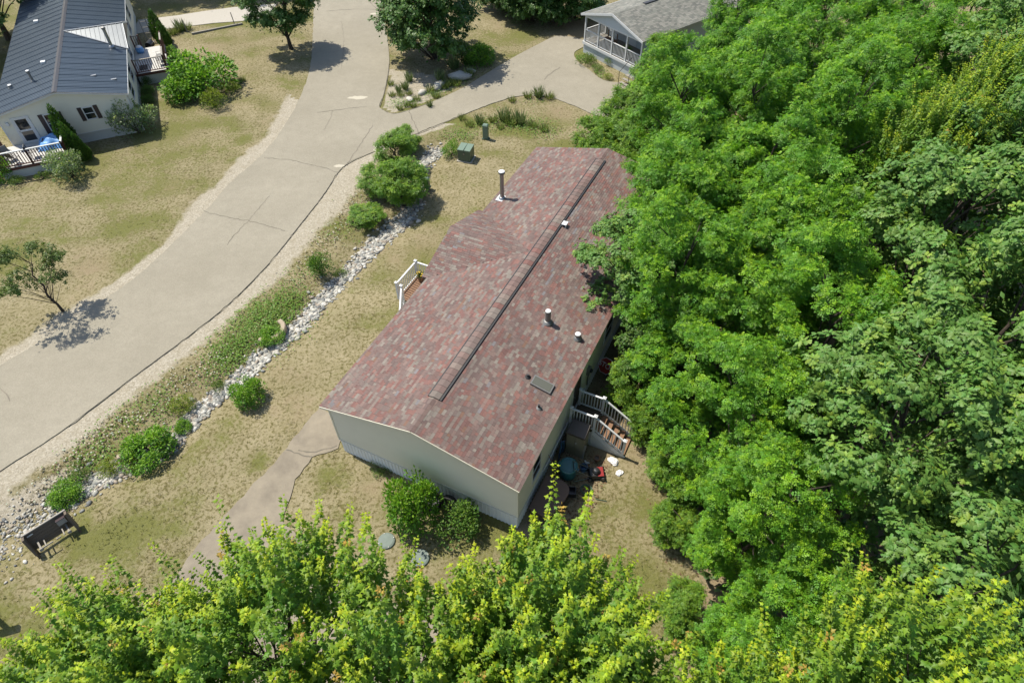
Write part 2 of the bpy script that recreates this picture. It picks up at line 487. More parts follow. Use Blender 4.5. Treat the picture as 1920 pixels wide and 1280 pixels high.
# forest floor and the shaded bed beside the house
fx = np.interp(Y, [0, 6, 10, 13, 16, 20, 30, 38, 46], [6.2, 6.6, 6.9, 6.9, 6.2, 4.8, 7.0, 6.5, 11.5])
Bm = np.maximum(Bm, np.clip((X - fx + .6) / .8, 0, 1) * .85)
Gm *= 1 - np.clip((X - fx + .6) / .8, 0, 1) * .7
bed = inside(X, Y, rect(H1, 8.3, 10.4, -.2, 5)) | inside(X, Y, rect(H1, 8.3, 10.5, 6, 20))
Bm = np.where(bed, .95, Bm)
Gm = np.where(bed, .05, Gm)
Gm = np.where(D_sw < .8, .15, Gm)
# (litter tone comes from the scattered leaves)
left_side = (X < np.interp(Y, [p[1] for p in road_left], [p[0] for p in road_left]))
Gm = np.where(left_side, np.clip(Gm + .06, 0, 1), Gm)
# brown weedy bank between shoulder and stones
bank = np.clip(1 - np.abs(D_sw - 1.5) / 1.1, 0, 1) * (D_rr < D_rr.max()) * (D_rr < 4.2) * (Y < 34)
Bm = np.maximum(Bm, bank * .45)
V = np.c_[X.ravel(), Y.ravel(), Z.ravel()]
ny, nx = X.shape
idx = np.arange(nx * ny).reshape(ny, nx)
a_, b_, c_, d_ = idx[:-1, :-1].ravel(), idx[:-1, 1:].ravel(), idx[1:, 1:].ravel(), idx[1:, :-1].ravel()
T = np.concatenate([np.c_[a_, b_, c_], np.c_[a_, c_, d_]])
Cc = np.c_[Rm.ravel(), Gm.ravel(), Bm.ravel()]
# a skirt of the same sheet out to the horizon
ring0 = [(gx[0], gy[0]), (gx[-1], gy[0]), (gx[-1], gy[-1]), (gx[0], gy[-1])]
ring1 = [(-1500, -1500), (1500, -1500), (1500, 1500), (-1500, 1500)]
n0 = len(V)
V = np.r_[V, [(x, y, -.012) for x, y in ring0], [(x, y, -.012) for x, y in ring1]]
T = np.r_[T, [(n0 + i, n0 + 4 + (i + 1) % 4, n0 + (i + 1) % 4) for i in range(4)], [(n0 + i, n0 + 4 + i, n0 + 4 + (i + 1) % 4) for i in range(4)]]
Cc = np.r_[Cc, [(0, .35, .3)] * 8]
ground = obj('ground', mesh_arrays('ground', V, T, Cc, M['lawn']))
tag(ground, 'dry patchy lawn and bare soil around the houses', kind='structure')

def sheet(name, poly, z, mat, thick=.0, parent=None):
    """a flat polygon sheet with a thin worn edge"""
    from mathutils.geometry import tessellate_polygon
    tri = tessellate_polygon([[Vector((p[0], p[1], 0)) for p in poly]])
    mb = MB(); n_ = len(poly)
    mb.v = [(p[0], p[1], z) for p in poly] + [(p[0], p[1], z - thick) for p in poly]; mb.c = [None] * (2 * n_)
    area = sum(poly[i][0] * poly[(i + 1) % n_][1] - poly[(i + 1) % n_][0] * poly[i][1] for i in range(n_))
    for t in tri:
        (x0, y0), (x1, y1), (x2, y2) = (poly[i] for i in t)
        mb.f.append(tuple(t) if (x1 - x0) * (y2 - y0) - (x2 - x0) * (y1 - y0) > 0 else tuple(t)[::-1])
    if thick:
        for i in range(n_):
            j = (i + 1) % n_
            mb.f.append((i, n_ + i, n_ + j, j) if area > 0 else (j, n_ + j, n_ + i, i))
    return mb.build(name, mat, parent)

def rough_edge(poly, amp, seed):
    r = np.random.default_rng(seed); out = []
    for i, p in enumerate(poly):
        q = poly[(i + 1) % len(poly)]
        L_ = math.hypot(q[0] - p[0], q[1] - p[1]); m = max(1, int(L_ / .25)) if L_ < 12 else 1
        for t in range(m):
            out.append((p[0] + (q[0] - p[0]) * t / m + r.normal() * amp * (m > 1), p[1] + (q[1] - p[1]) * t / m + r.normal() * amp * (m > 1)))
    return out

road = tag(sheet('road', rough_edge(road_poly, .022, 3), .03, M['asphalt'], .05), 'sun-bleached asphalt lane with a branching drive', kind='structure')
path = tag(sheet('driveway', rough_edge(path_poly, .03, 4), .02, M['path'], .04), 'pale worn asphalt driveway in front of the red-roofed house', kind='structure')

def crack(pts, w, z, parent, seed=0, mat='crack', jit=.03):
    r = np.random.default_rng(seed)
    P_ = smooth([gp(*p) for p in pts], .18)
    mb = MB(); vs = []
    for i, p in enumerate(P_):
        q0, q1 = P_[max(i - 1, 0)], P_[min(i + 1, len(P_) - 1)]
        dx, dy = q1[0] - q0[0], q1[1] - q0[1]; l_ = math.hypot(dx, dy) + 1e-9
        o = r.normal() * jit; ww = w * r.uniform(.4, 1.3) / 2
        for s in (-1, 1):
            vs.append((p[0] - dy / l_ * (o + s * ww), p[1] + dx / l_ * (o + s * ww), z))
    mb.add(vs, [(2 * i, 2 * i + 1, 2 * i + 3, 2 * i + 2)[::-1] for i in range(len(P_) - 1)])
    mb.build('crack', M[mat], parent)

for i, (pts, w, m_) in enumerate([
        ([(495, 297), (540, 300), (575, 308), (605, 315), (632, 324)], .05, 'crack'),
        ([(633, 325), (605, 368), (558, 428), (520, 476)], .034, 'crack'),
        ([(633, 324), (655, 305), (680, 293)], .035, 'crack'),
        ([(380, 396), (410, 404), (450, 413), (467, 414), (500, 424), (535, 433)], .04, 'crack'),
        ([(467, 414), (445, 437), (425, 460)], .035, 'crack'),
        ([(467, 414), (485, 392), (505, 368)], .03, 'crack_soft'),
        ([(768, 208), (772, 222), (780, 237), (784, 250)], .05, 'crack'),
        ([(595, 212), (625, 208), (660, 203), (688, 201)], .04, 'crack'),
        ([(625, 208), (617, 228), (608, 245)], .03, 'crack_soft'),
        ([(612, 22), (650, 19), (690, 18), (706, 20)], .035, 'crack'),
        ([(0, 725), (12, 740), (20, 752)], .04, 'crack_soft'),
        ([(128, 800), (259, 701), (353, 632)], .024, 'crack'),
        ([(353, 632), (430, 570), (497, 503), (520, 476)], .024, 'crack'),
        ([(690, 0), (700, 12), (708, 20)], .04, 'crack'),
        ([(640, 40), (645, 80), (640, 130)], .03, 'crack_soft'),
        ([(700, 235), (670, 280), (650, 310)], .03, 'crack_soft'),
        ([(1050, 127), (1035, 137), (1020, 150)], .05, 'crack_soft'),
        ([(730, 119), (726, 150), (719, 180), (712, 200)], .05, 'crack'),
        ([(716, 206), (740, 214), (772, 206), (806, 194)], .05, 'crack'),
        ([(867, 217), (806, 242), (752, 263)], .05, 'crack')]):
    crack(pts, w, .0345 + .0006 * i, road, i, m_, .006 if i in (1, 2, 11, 12, 17, 18, 19) else .03)
for i, pts in enumerate([[(560, 843), (585, 847), (610, 842), (632, 836)], [(538, 842), (560, 850), (584, 857)]]):
    crack(pts, .05, .025 + i * .001, path, 40 + i)
# pale patched spots on the asphalt
M['patch'] = simple('pale_asphalt_patch', (.52, .47, .36), .9, var=.12, scale=9)
for i, (u, v, rx, ry) in enumerate([(672, 184, .75, .28), (708, 278, .3, .45), (636, 312, .35, .18), (702, 27, .5, .2)]):
    x, y = gp(u, v)
    mb = MB(); mb.prism([(x + rx * math.cos(t) * random.uniform(.7, 1.2), y + ry * math.sin(t) * random.uniform(.7, 1.2)) for t in np.linspace(0, 2 * math.pi, 19)[:-1]], .031, .0335)
    mb.build('repair_patch', M['patch'], road)

# ------------------------------------------------------------------ stones in the swale
def stone_mesh(name, seed, mat, colr=None):
    r = np.random.default_rng(seed)
    t = (1 + 5 ** .5) / 2
    vs = np.array([(-1, t, 0), (1, t, 0), (-1, -t, 0), (1, -t, 0), (0, -1, t), (0, 1, t), (0, -1, -t), (0, 1, -t), (t, 0, -1), (t, 0, 1), (-t, 0, -1), (-t, 0, 1)]) / 1.9
    fs = [(0, 11, 5), (0, 5, 1), (0, 1, 7), (0, 7, 10), (0, 10, 11), (1, 5, 9), (5, 11, 4), (11, 10, 2), (10, 7, 6), (7, 1, 8), (3, 9, 4), (3, 4, 2), (3, 2, 6), (3, 6, 8), (3, 8, 9), (4, 9, 5), (2, 4, 11), (6, 2, 10), (8, 6, 7), (9, 8, 1)]
    vs = vs * r.uniform(.72, 1.2, (12, 1)) * np.array([r.uniform(.85, 1.4), r.uniform(.6, .9), r.uniform(.4, .7)])
    if mat is None: return vs, np.array(fs)
    return mesh_arrays(name, vs, np.array(fs), None, mat)

stones = tag(obj('stone_swale', MB().add([(p[0], p[1], gz(*p) - .02) for p in swale[::3]] + [(p[0] + .05, p[1] - .05, gz(*p) - .02) for p in swale[::3]],
             [(i, i + 1, len(swale[::3]) + i + 1, len(swale[::3]) + i) for i in range(len(swale[::3]) - 1)]).mesh('stone_swale', M['lawn'])),
             'shallow drainage swale lined with loose grey stones', kind='structure')
pal = [srgb(*c) for c in ((150, 148, 140), (128, 128, 124), (165, 160, 148), (108, 108, 106), (176, 170, 160), (150, 138, 124), (188, 184, 176))]
pal = [(c[0] * 1.22, c[1] * 1.23, c[2] * 1.2) for c in pal]
cand = []
sw = np.array(swale)
seglen = np.r_[0, np.cumsum(np.hypot(*np.diff(sw, axis=0).T))]
tot = seglen[-1]
for i in range(6500):
    s = rng.uniform(0, tot)
    x = np.interp(s, seglen, sw[:, 0]); y = np.interp(s, seglen, sw[:, 1])
    wdt = np.interp(s / tot, [0, .05, .12, .2, .3, .45, .6, .8, .86, .92, 1], [1.2, 1.1, .5, .27, .38, .40, .40, .55, .32, .36, .45])
    x += rng.normal() * wdt * .62; y += rng.normal() * wdt * .62
    size = rng.choice([rng.uniform(.035, .08), rng.uniform(.06, .12), rng.uniform(.1, .17)]) * (1.0 if s / tot > .1 else .72)
    if s / tot < .1: size *= rng.uniform(.55, 1)
    cand.append((size * 30 / max(6, math.hypot(math.hypot(x, y), CAMH)), x, y, size))
cand.sort(reverse=True)
protos = [stone_mesh('stone', 100 + q, M['stone_one']) for q in range(8)]
raw = [stone_mesh('s', 100 + q, None) for q in range(8)]
sv, sf, sc = [], [], []
nb = 0
for i, (_, x, y, size) in enumerate(cand):
    c = pal[rng.integers(len(pal))]; q = rng.integers(8)
    th = rng.uniform(0, 6.28); zz = gz(x, y) + size * .12
    if i < 300:
        o = obj('stone', protos[q], stones, (x, y, zz), th, size); o.color = c + (1,)
        o.rotation_euler = (rng.normal() * .25, rng.normal() * .25, th)
    else:
        v_, f_ = raw[q]
        R_m = np.array([[math.cos(th), -math.sin(th), 0], [math.sin(th), math.cos(th), 0], [0, 0, 1]])
        sv.append(v_ * size @ R_m.T + (x, y, zz)); sf.append(f_ + nb); sc.append(np.tile(c, (12, 1))); nb += 12
o = obj('small_stones', mesh_arrays('small_stones', np.concatenate(sv), np.concatenate(sf), np.concatenate(sc), M['stone']), stones)
o['kind'] = 'stuff'

# ------------------------------------------------------------------ building pieces
def lap_wall(p, q, z0, ztop, out, course=.105, lip=.014, mat=None, name='siding', parent=None):
    """clapboard wall from p to q (local xy); ztop(t) gives the top along the wall, t in metres; out = outward normal"""
    L_ = math.hypot(q[0] - p[0], q[1] - p[1]); dx, dy = (q[0] - p[0]) / L_, (q[1] - p[1]) / L_
    mb = MB()
    zmax = max(ztop(t) for t in np.linspace(0, L_, 41))
    z = z0
    ts = np.linspace(0, L_, 400)
    zt = np.array([ztop(t) for t in ts])
    while z < zmax - .01:
        ok = ts[zt >= min(z + course, zmax) - 1e-6] if z + course < zmax else ts[zt >= z + .005]
        ok2 = ts[zt >= z + .002]
        if len(ok2) < 2: break
        t0, t1 = ok2[0], ok2[-1]
        u0, u1 = (ok[0], ok[-1]) if len(ok) > 1 else ((t0 + t1) / 2, (t0 + t1) / 2)
        z1 = min(z + course, zmax)
        A = (p[0] + dx * t0 + out[0] * lip, p[1] + dy * t0 + out[1] * lip, z); B = (p[0] + dx * t1 + out[0] * lip, p[1] + dy * t1 + out[1] * lip, z)
        Cc_ = (p[0] + dx * u1, p[1] + dy * u1, z1); D_ = (p[0] + dx * u0, p[1] + dy * u0, z1)
        A0 = (p[0] + dx * t0 - out[0] * .004, p[1] + dy * t0 - out[1] * .004, z); B0 = (p[0] + dx * t1 - out[0] * .004, p[1] + dy * t1 - out[1] * .004, z)
        mb.add([A, B, Cc_, D_], [(0, 1, 2, 3)])
        mb.add([A0, B0, B, A], [(0, 1, 2, 3)])
        z += course
    return mb.build(name, mat, parent)

def ribbed(p, q, z0, z1, out, pitch=.16, depth=.018, mat=None, name='skirting', parent=None):
    L_ = math.hypot(q[0] - p[0], q[1] - p[1]); n_ = max(2, int(L_ / pitch))
    dx, dy = (q[0] - p[0]) / L_, (q[1] - p[1]) / L_; st = L_ / n_
    pr = []
    for i in range(n_):
        for f_, d_ in ((0, 0), (.55, 0), (.65, depth), (.9, depth)):
            pr.append(((i + f_) * st, d_))
    pr.append((L_, 0))
    mb = MB()
    vs = [(p[0] + dx * t + out[0] * d, p[1] + dy * t + out[1] * d, z) for z in (z0, z1) for t, d in pr]
    m = len(pr)
    mb.add(vs, [(i, i + 1, m + i + 1, m + i) for i in range(m - 1)])
    return mb.build(name, mat, parent)

def part(name, mat, parent, *boxes):
    mb = MB()
    for b in boxes: mb.box(*b)
    return mb.build(name, M[mat], parent)

def window_on(parent, axis, pos, a0, a1, z0, z1, sign, name='window', split=True, frame='white', d=.05):
    """sash window on a wall plane; axis 'x' means the plane x = pos"""
    def bx(a, b, za, zb, d0, d1):
        lo, hi = sorted((pos + sign * d0, pos + sign * d1))
        return (lo, hi, a, b, za, zb) if axis == 'x' else (a, b, lo, hi, za, zb)
    w = .055
    f = part(name, frame, parent, bx(a0, a0 + w, z0, z1, .0, d), bx(a1 - w, a1, z0, z1, .0, d), bx(a0 + w, a1 - w, z1 - w, z1, .0, d - .002), bx(a0 + w, a1 - w, z0, z0 + w, .0, d - .002))
    zm = (z0 + z1) / 2
    part('pane', 'glass', f, bx(a0 + w, a1 - w, zm + .02 if split else z0 + w, z1 - w, .018, .024))
    if split:
        part('pane', 'glass', f, bx(a0 + w, a1 - w, z0 + w, zm - .02, .015, .021))
        part('meeting_rail', frame, f, bx(a0 + w, a1 - w, zm - .02, zm + .02, .012, d - .01))
    return f

_balu = {}
def baluster_mesh(h, w, mat):
    k_ = (round(h, 2), w, mat)
    if k_ not in _balu: _balu[k_] = MB().box(-w / 2, w / 2, -w / 2, w / 2, 0, h).mesh('baluster', M[mat])
    return _balu[k_]

def railing(parent, p, q, z0, h, mat='white', top=None, gap=.125, bw=.035, dz=0.0, railw=.06, posts=(True, True), postw=.1, cap=True):
    """a straight railing from p to q; dz = height change along it"""
    top = top or mat
    L_ = math.hypot(q[0] - p[0], q[1] - p[1])
    dx, dy = (q[0] - p[0]) / L_, (q[1] - p[1]) / L_
    MB().bar((p[0], p[1], z0 + h), (q[0], q[1], z0 + h + dz), railw * 1.25, .05).build('top_rail', M[top], parent)
    MB().bar((p[0], p[1], z0 + .1), (q[0], q[1], z0 + .1 + dz), railw * .8, .05).build('bottom_rail', M[mat], parent)
    n_ = int(L_ / gap)
    me = baluster_mesh(h - .15, bw, mat)
    for i in range(1, n_):
        t = i / n_
        obj('baluster', me, parent, (p[0] + (q[0] - p[0]) * t, p[1] + (q[1] - p[1]) * t, z0 + .125 + dz * t), math.atan2(dy, dx))
    for on, (x, y), zz in ((posts[0], p, z0), (posts[1], q, z0 + dz)):
        if on:
            po = MB().box(x - postw / 2, x + postw / 2, y - postw / 2, y + postw / 2, zz - .05, zz + h + .08).build('post', M[mat], parent)
            if cap:
                c_ = postw * .72
                MB().box(x - c_, x + c_, y - c_, y + c_, zz + h + .08, zz + h + .105).add([(x - c_ * .8, y - c_ * .8, zz + h + .105), (x + c_ * .8, y - c_ * .8, zz + h + .105), (x + c_ * .8, y + c_ * .8, zz + h + .105), (x - c_ * .8, y + c_ * .8, zz + h + .105), (x, y, zz + h + .15)],
                    [(0, 1, 4), (1, 2, 4), (2, 3, 4), (3, 0, 4)]).build('post_cap', M[top], po)

# ------------------------------------------------------------------ the red-roofed house
h1 = empty('red_roof_house', (H1[0], H1[1], 0), -H1[2])
tag(h1, 'long low sage-grey house with a mottled red and grey shingle roof', 'house')
ZE, RISE = 3.12, .97
WX0, WX1, WY0, WY1 = .28, 8.30, .12, 20.14
SK = .95
def rt_main(x): return ZE + RISE * (x / 4.2 if x < 4.2 else (8.4 - x) / 4.2)
top_l = lambda x: rt_main(x) - .10
lap_wall((WX0, WY0), (WX1, WY0), SK, lambda t: top_l(WX0 + t), (0, -1), mat=M['siding_sage'], parent=h1)
lap_wall((WX1, WY1), (WX0, WY1), SK, lambda t: top_l(WX1 - t), (0, 1), mat=M['siding_sage'], parent=h1)
lap_wall((WX1, WY0), (WX1, WY1), SK, lambda t: ZE - .09, (1, 0), mat=M['siding_sage'], parent=h1)
lap_wall((WX0, WY1), (WX0, WY0), SK, lambda t: ZE - .06, (-1, 0), mat=M['siding_sage'], parent=h1)
ribbed((WX0 + .02, WY0 + .03), (WX1 - .02, WY0 + .03), -.1, SK - .03, (0, -1), mat=M['skirt_grey'], parent=h1)
ribbed((WX1 - .03, WY0 + .03), (WX1 - .03, WY1 - .03), -.1, SK - .03, (1, 0), mat=M['skirt_grey'], parent=h1)
ribbed((WX0 + .03, WY1 - .03), (WX0 + .03, WY0 + .03), -.1, SK - .03, (-1, 0), mat=M['skirt_grey'], parent=h1)
for b in ((WX0 - .02, WX1 + .02, WY0 - .03, WY0 + .01, SK - .05, SK), (WX1 - .01, WX1 + .03, WY0, WY1, SK - .052, SK - .002), (WX0 - .03, WX0 + .01, WY0, WY1, SK - .052, SK - .002)):
    part('base_trim', 'offwhite', h1, b)
for x in (WX0 - .02, WX1 - .05):
    part('corner_trim', 'siding_sage', h1, (x, x + .07, WY0 - .025, WY0 + .05, SK, ZE - .13))

roof = MB()
def slab(x0, x1, z0, z1, y0, y1, th=.09):
    roof.add([(x0, y0, z0 - th), (x1, y0, z1 - th), (x1, y1, z1 - th), (x0, y1, z0 - th), (x0, y0, z0 - .012), (x1, y0, z1 - .012), (x1, y1, z1 - .012), (x0, y1, z0 - .012)],
             [(0, 3, 2, 1), (4, 5, 6, 7), (0, 1, 5, 4), (1, 2, 6, 5), (2, 3, 7, 6), (3, 0, 4, 7)])
slab(0, 4.2, ZE, ZE + RISE, 0, 20.26); slab(4.2, 8.4, ZE + RISE, ZE, 0, 20.26)
roof_o = roof.build('roof', M['roof_felt'], h1)
GY, GHW, GD, GR = 10.75, 2.78, 3.85, .89       # cross gable on the lane side
mbg = MB().add([(-.24, GY - GHW, ZE - .06), (-.24, GY + GHW, ZE - .06), (-.24, GY, ZE + GR - .06), (GD - .3, GY, ZE + GR - .06), (.0, GY - GHW, ZE - .06), (.0, GY + GHW, ZE - .06)],
               [(0, 4, 3, 2), (1, 2, 3, 5), (0, 2, 1)])
mbg.build('cross_gable', M['roof_felt'], roof_o)
# drip edges
for p, q in (((0, -.012, ZE - .07), (4.2, -.012, ZE + RISE - .07)), ((4.2, -.012, ZE + RISE - .07), (8.4, -.012, ZE - .07))):
    MB().bar(p, q, .02, .10).build('fascia', M['offwhite' if 0 else 'siding_sage'], roof_o)
MB().bar((8.412, 0, ZE - .045), (8.412, 20.26, ZE - .045), .02, .09).build('fascia', M['siding_sage'], roof_o)
MB().bar((-.012, 0, ZE - .045), (-.012, 7.9, ZE - .045), .02, .09).build('fascia', M['siding_sage'], roof_o)
MB().bar((-.012, 13.6, ZE - .045), (-.012, 20.26, ZE - .045), .02, .09).build('fascia', M['siding_sage'], roof_o)

SH = [srgb(*c) for c in ((136, 88, 80), (146, 98, 88), (124, 82, 77), (138, 130, 121), (150, 145, 134), (122, 107, 101), (128, 104, 98), (114, 95, 91), (138, 114, 106), (146, 132, 122), (136, 98, 76), (128, 130, 134), (120, 92, 86))]
SHM = np.mean(SH, axis=0); SH = [tuple((np.array(c) * .64 + SHM * .36) * np.array([.85, .86, .84])) for c in SH]
SHW = np.array([.09, .07, .08, .12, .08, .14, .14, .12, .11, .06, .02, .02, .07]); SHW /= SHW.sum()
tabs = []       # (origin, along, upslope, normal, length, height, colour)
EXPO, TAB = .118, .26
def shingle_plane(o, al, us, length, height, keep, seed):
    """o: eave start, al: along the eave, us: up the slope (unit vectors)"""
    r = np.random.default_rng(seed)
    o, al, us = Vector(o), Vector(al), Vector(us)
    nrm = al.cross(us).normalized()
    if nrm.z < 0: nrm = -nrm
    for c in range(int(height / EXPO) + 1):
        s = -r.uniform(0, TAB); prev = None
        while s < length:
            w = TAB * r.choice([.5, .75, 1, 1, 1])
            a0, a1 = max(s, 0), min(s + w, length)
            b0 = c * EXPO; b1 = min(b0 + EXPO, height)
            if a1 - a0 > .04 and b1 - b0 > .02 and keep((a0 + a1) / 2, (b0 + b1) / 2):
                ci = prev if (prev is not None and r.random() < .12) else r.choice(len(SH), p=SHW)
                prev = ci
                c_ = tuple(np.array(SH[ci]) * r.uniform(.88, 1.12))
                tabs.append((o + al * a0 + us * b0, al, us, nrm, a1 - a0 - .006, b1 - b0 + .02, c_))
            s += w
sl = Vector((4.2, 0, RISE)).normalized(); slen = math.hypot(4.2, RISE)
def keep_left(a, b):
    x = b / slen * 4.2
    return abs(a - GY) > GHW * (1 - x / GD) - .02
shingle_plane((-.02, 0, ZE - .005), (0, 1, 0), sl, 20.26, slen, keep_left, 1)
shingle_plane((8.42, 0, ZE - .005), (0, 1, 0), Vector((-sl.x, 0, sl.z)), 20.26, slen, lambda a, b: True, 2)
gs = Vector((0, GHW, GR)).normalized(); gsl = math.hypot(GHW, GR)
def keep_g(a, b):
    t = b / gsl                                        # 0 eave .. 1 ridge
    return a - .27 < GD * t + .1
shingle_plane((-.27, GY - GHW, ZE), (1, 0, 0), gs, GD + .3, gsl, keep_g, 3)
shingle_plane((-.27, GY + GHW, ZE), (1, 0, 0), Vector((0, -gs.y, gs.z)), GD + .3, gsl, keep_g, 4)
# caps on the gable ridge and along the main ridge outside the vent
def cap_row(p, q, w, drop, n_):
    p, q = Vector(p), Vector(q); d = (q - p).normalized(); sd = Vector((-d.y, d.x, 0))
    for i in range(n_):
        a0 = p + (q - p) * (i / n_)
        for s in (-1, 1):
            us = (sd * s * w + Vector((0, 0, -drop)))
            c_ = tuple(np.array(SH[random.choice([5, 6, 7, 8])]) * random.uniform(.9, 1.1))
            nn = d.cross(us.normalized()); nn = nn if nn.z > 0 else -nn
            tabs.append((a0, d, us.normalized(), nn, (q - p).length / n_ - .006, us.length, c_))
cap_row((-.27, GY, ZE + GR + .012), (GD - .1, GY, ZE + GR + .012), .13, .042, 16)
cap_row((4.2, 0, ZE + RISE + .016), (4.2, 1.55, ZE + RISE + .016), .13, .032, 6)
cap_row((4.2, 19.15, ZE + RISE + .016), (4.2, 20.26, ZE + RISE + .016), .13, .032, 5)
h1m = h1.matrix_basis.copy()
def view_size(t):
    w = h1m @ t[0]
    return t[4] * abs((Vector((0, 0, CAMH)) - w).normalized().dot((h1m.to_3x3() @ t[3]))) / (w - Vector((0, 0, CAMH))).length
tabs.sort(key=view_size, reverse=True)
unit_tab = MB().add([(0, 0, 0), (1, 0, 0), (1, 1, 0), (0, 1, 0), (0, 0, 1), (1, 0, 1), (1, 1, .15), (0, 1, .15)], [(0, 3, 2, 1), (4, 5, 6, 7), (0, 1, 5, 4), (1, 2, 6, 5), (2, 3, 7, 6), (3, 0, 4, 7)]).mesh('shingle', M['shingle_one'])
big = MB()
for i, (o_, al, us, nn, le, he, c_) in enumerate(tabs):
    th = .011
    if i < 300:
        so = bpy.data.objects.new('shingle', unit_tab); so.color = c_ + (1,)
        ax, ay, az = al * le, us * he, nn * th
        if al.cross(us).dot(nn) < 0:
            o_ = o_ + ax; ax = -ax
        so.matrix_basis = Matrix(((ax.x, ay.x, az.x, o_.x), (ax.y, ay.y, az.y, o_.y), (ax.z, ay.z, az.z, o_.z), (0, 0, 0, 1)))
        link(so, roof_o)
    else:
        a, b = al * le, us * he; n1, n2 = nn * th, nn * th * .15
        vs = [o_, o_ + a, o_ + a + b, o_ + b, o_ + n1, o_ + a + n1, o_ + a + b + n2, o_ + b + n2]
        fs = [(4, 5, 6, 7), (0, 1, 5, 4), (1, 2, 6, 5), (3, 0, 4, 7)]
        if al.cross(us).dot(nn) < 0: fs = [f[::-1] for f in fs]
        big.add(vs, fs, c_)
o = big.build('shingle_field', M['shingle'], roof_o); o['kind'] = 'stuff'

# ridge vent under a shingled cap; black ledges draw its open sides and shadow
part('ridge_vent', 'black', roof_o, (3.925, 4.505, 1.63, 19.1, ZE + RISE - .12, ZE + RISE - .014))
vent_cap = MB()
y = 1.62
while y < 19.0:
    y1 = min(y + .3, 19.12)
    c_ = tuple(np.array(SH[random.choice([5, 6, 8, 9, 3, 0])]) * random.uniform(.95, 1.1))
    for s in (-1, 1):
        x0, x1 = 4.2, 4.2 + s * .215
        z0, z1 = ZE + RISE + .052, ZE + RISE + .006
        vs = [(x0, y, z0 - .012), (x1, y, z1 - .012), (x1, y1 - .008, z1 - .012), (x0, y1 - .008, z0 - .012), (x0, y, z0 + .006), (x1, y, z1 + .006), (x1, y1 - .008, z1), (x0, y1 - .008, z0)]
        fs = [(0, 3, 2, 1), (4, 5, 6, 7), (0, 1, 5, 4), (1, 2, 6, 5), (2, 3, 7, 6), (3, 0, 4, 7)]
        vent_cap.add(vs, fs if s > 0 else [f[::-1] for f in fs], c_)
    y = y1
vent_cap.build('ridge_vent_cap', M['shingle'], roof_o)

def flue(parent, x, y, z, h, r, cap_r, mat='steel', capm='capwhite', collar=True, name='vent_pipe'):
    f = MB().lathe([(r, -.1), (r, h)], 16, (x, y, z)).build(name, M[mat], parent)
    if collar:
        MB().lathe([(r * 1.9, -.09), (r * 1.9, .03), (r * 1.3, .12), (r * 1.02, .14)], 16, (x, y, z)).build('flashing', M[mat], f)
    MB().lathe([(r * 1.02, h - .04), (cap_r * .8, h), (cap_r, h + .02), (cap_r, h + .1), (cap_r * .96, h + .115)], 18, (x, y, z)).build('cap_band', M['steel_dull'], f)
    MB().lathe([(cap_r * .93, h + .116), (cap_r * .9, h + .135), (cap_r * .3, h + .16)], 18, (x, y, z)).build('cap', M[capm], f)
    return f
zr = lambda x: ZE + RISE * (8.4 - x) / 4.2
f = flue(roof_o, .48, 14.78, ZE + .11, 1.5, .105, .17)
part('flashing_plate', 'capwhite', f, (.22, .72, 14.5, 15.02, ZE + .09, ZE + .145))
flue(roof_o, 6.27, 7.32, zr(6.27), .55, .12, .125, 'steel_dull')
flue(roof_o, 7.64, 7.28, zr(7.64), .16, .10, .13, 'steel_dull')
for x, y, h_ in ((6.70, 4.40, .14), (7.63, 3.38, .2)):
    v = MB().tube([(x, y, zr(x) - .02), (x, y, zr(x) + h_), ], [.05, .045], 10).build('plumbing_vent', M['black'], roof_o)
    MB().lathe([(.13, 0), (.12, .02), (.06, .07)], 12, (x, y, zr(x) - .01)).build('boot', M['black' if h_ < .18 else 'steel_dull'], v)
sv_ = part('box_vent', 'capwhite', roof_o, (4.50, 4.72, 13.0, 13.26, ZE + RISE - .12, ZE + RISE + .05))
part('hood', 'capwhite', sv_, (4.49, 4.73, 12.98, 13.28, ZE + RISE + .05, ZE + RISE + .07))
part('opening', 'black', sv_, (4.54, 4.68, 12.985, 12.999, ZE + RISE - .06, ZE + RISE + .03))
# skylight
sx0, sx1, sy0, sy1 = 6.92, 7.76, 4.13, 4.60
def tilt(x0, x1, y0, y1, h0, h1_):
    return MB().add([(x, y, zr(x) + h) for h in (h0, h1_) for x, y in ((x0, y0), (x1, y0), (x1, y1), (x0, y1))], [(0, 3, 2, 1), (4, 5, 6, 7), (0, 1, 5, 4), (1, 2, 6, 5), (2, 3, 7, 6), (3, 0, 4, 7)])
skl = tilt(sx0, sx1, sy0, sy1, -.02, .10).build('skylight', M['steel_dull'], roof_o)
tilt(sx0 + .05, sx1 - .05, sy0 + .05, sy1 - .05, .09, .108).build('pane', M['skylight'], skl)

window_on(h1, 'x', WX1, 1.28, 2.1, 1.5, 2.75, 1)
window_on(h1, 'x', WX1, 9.0, 10.1, 1.45, 2.7, 1)
window_on(h1, 'x', WX1, 13.5, 14.6, 1.45, 2.7, 1)
for y in (2.6, 6.2, 12.3, 16.0): window_on(h1, 'x', WX0, y, y + .9, 1.5, 2.7, -1)
dr = part('door', 'shutter', h1, (WX1, WX1 + .03, 5.3, 6.15, 1.0, 2.85))
part('door_frame', 'offwhite', dr, (WX1, WX1 + .045, 5.22, 5.3, 1.0, 2.92), (WX1, WX1 + .045, 6.15, 6.23, 1.0, 2.92), (WX1, WX1 + .043, 5.3, 6.15, 2.85, 2.92))
part('door_handle', 'steel', dr, (WX1 + .03, WX1 + .08, 5.38, 5.43, 1.9, 1.95))
dl = part('door', 'white', h1, (WX0 - .03, WX0, 9.2, 10.1, 1.0, 2.9))
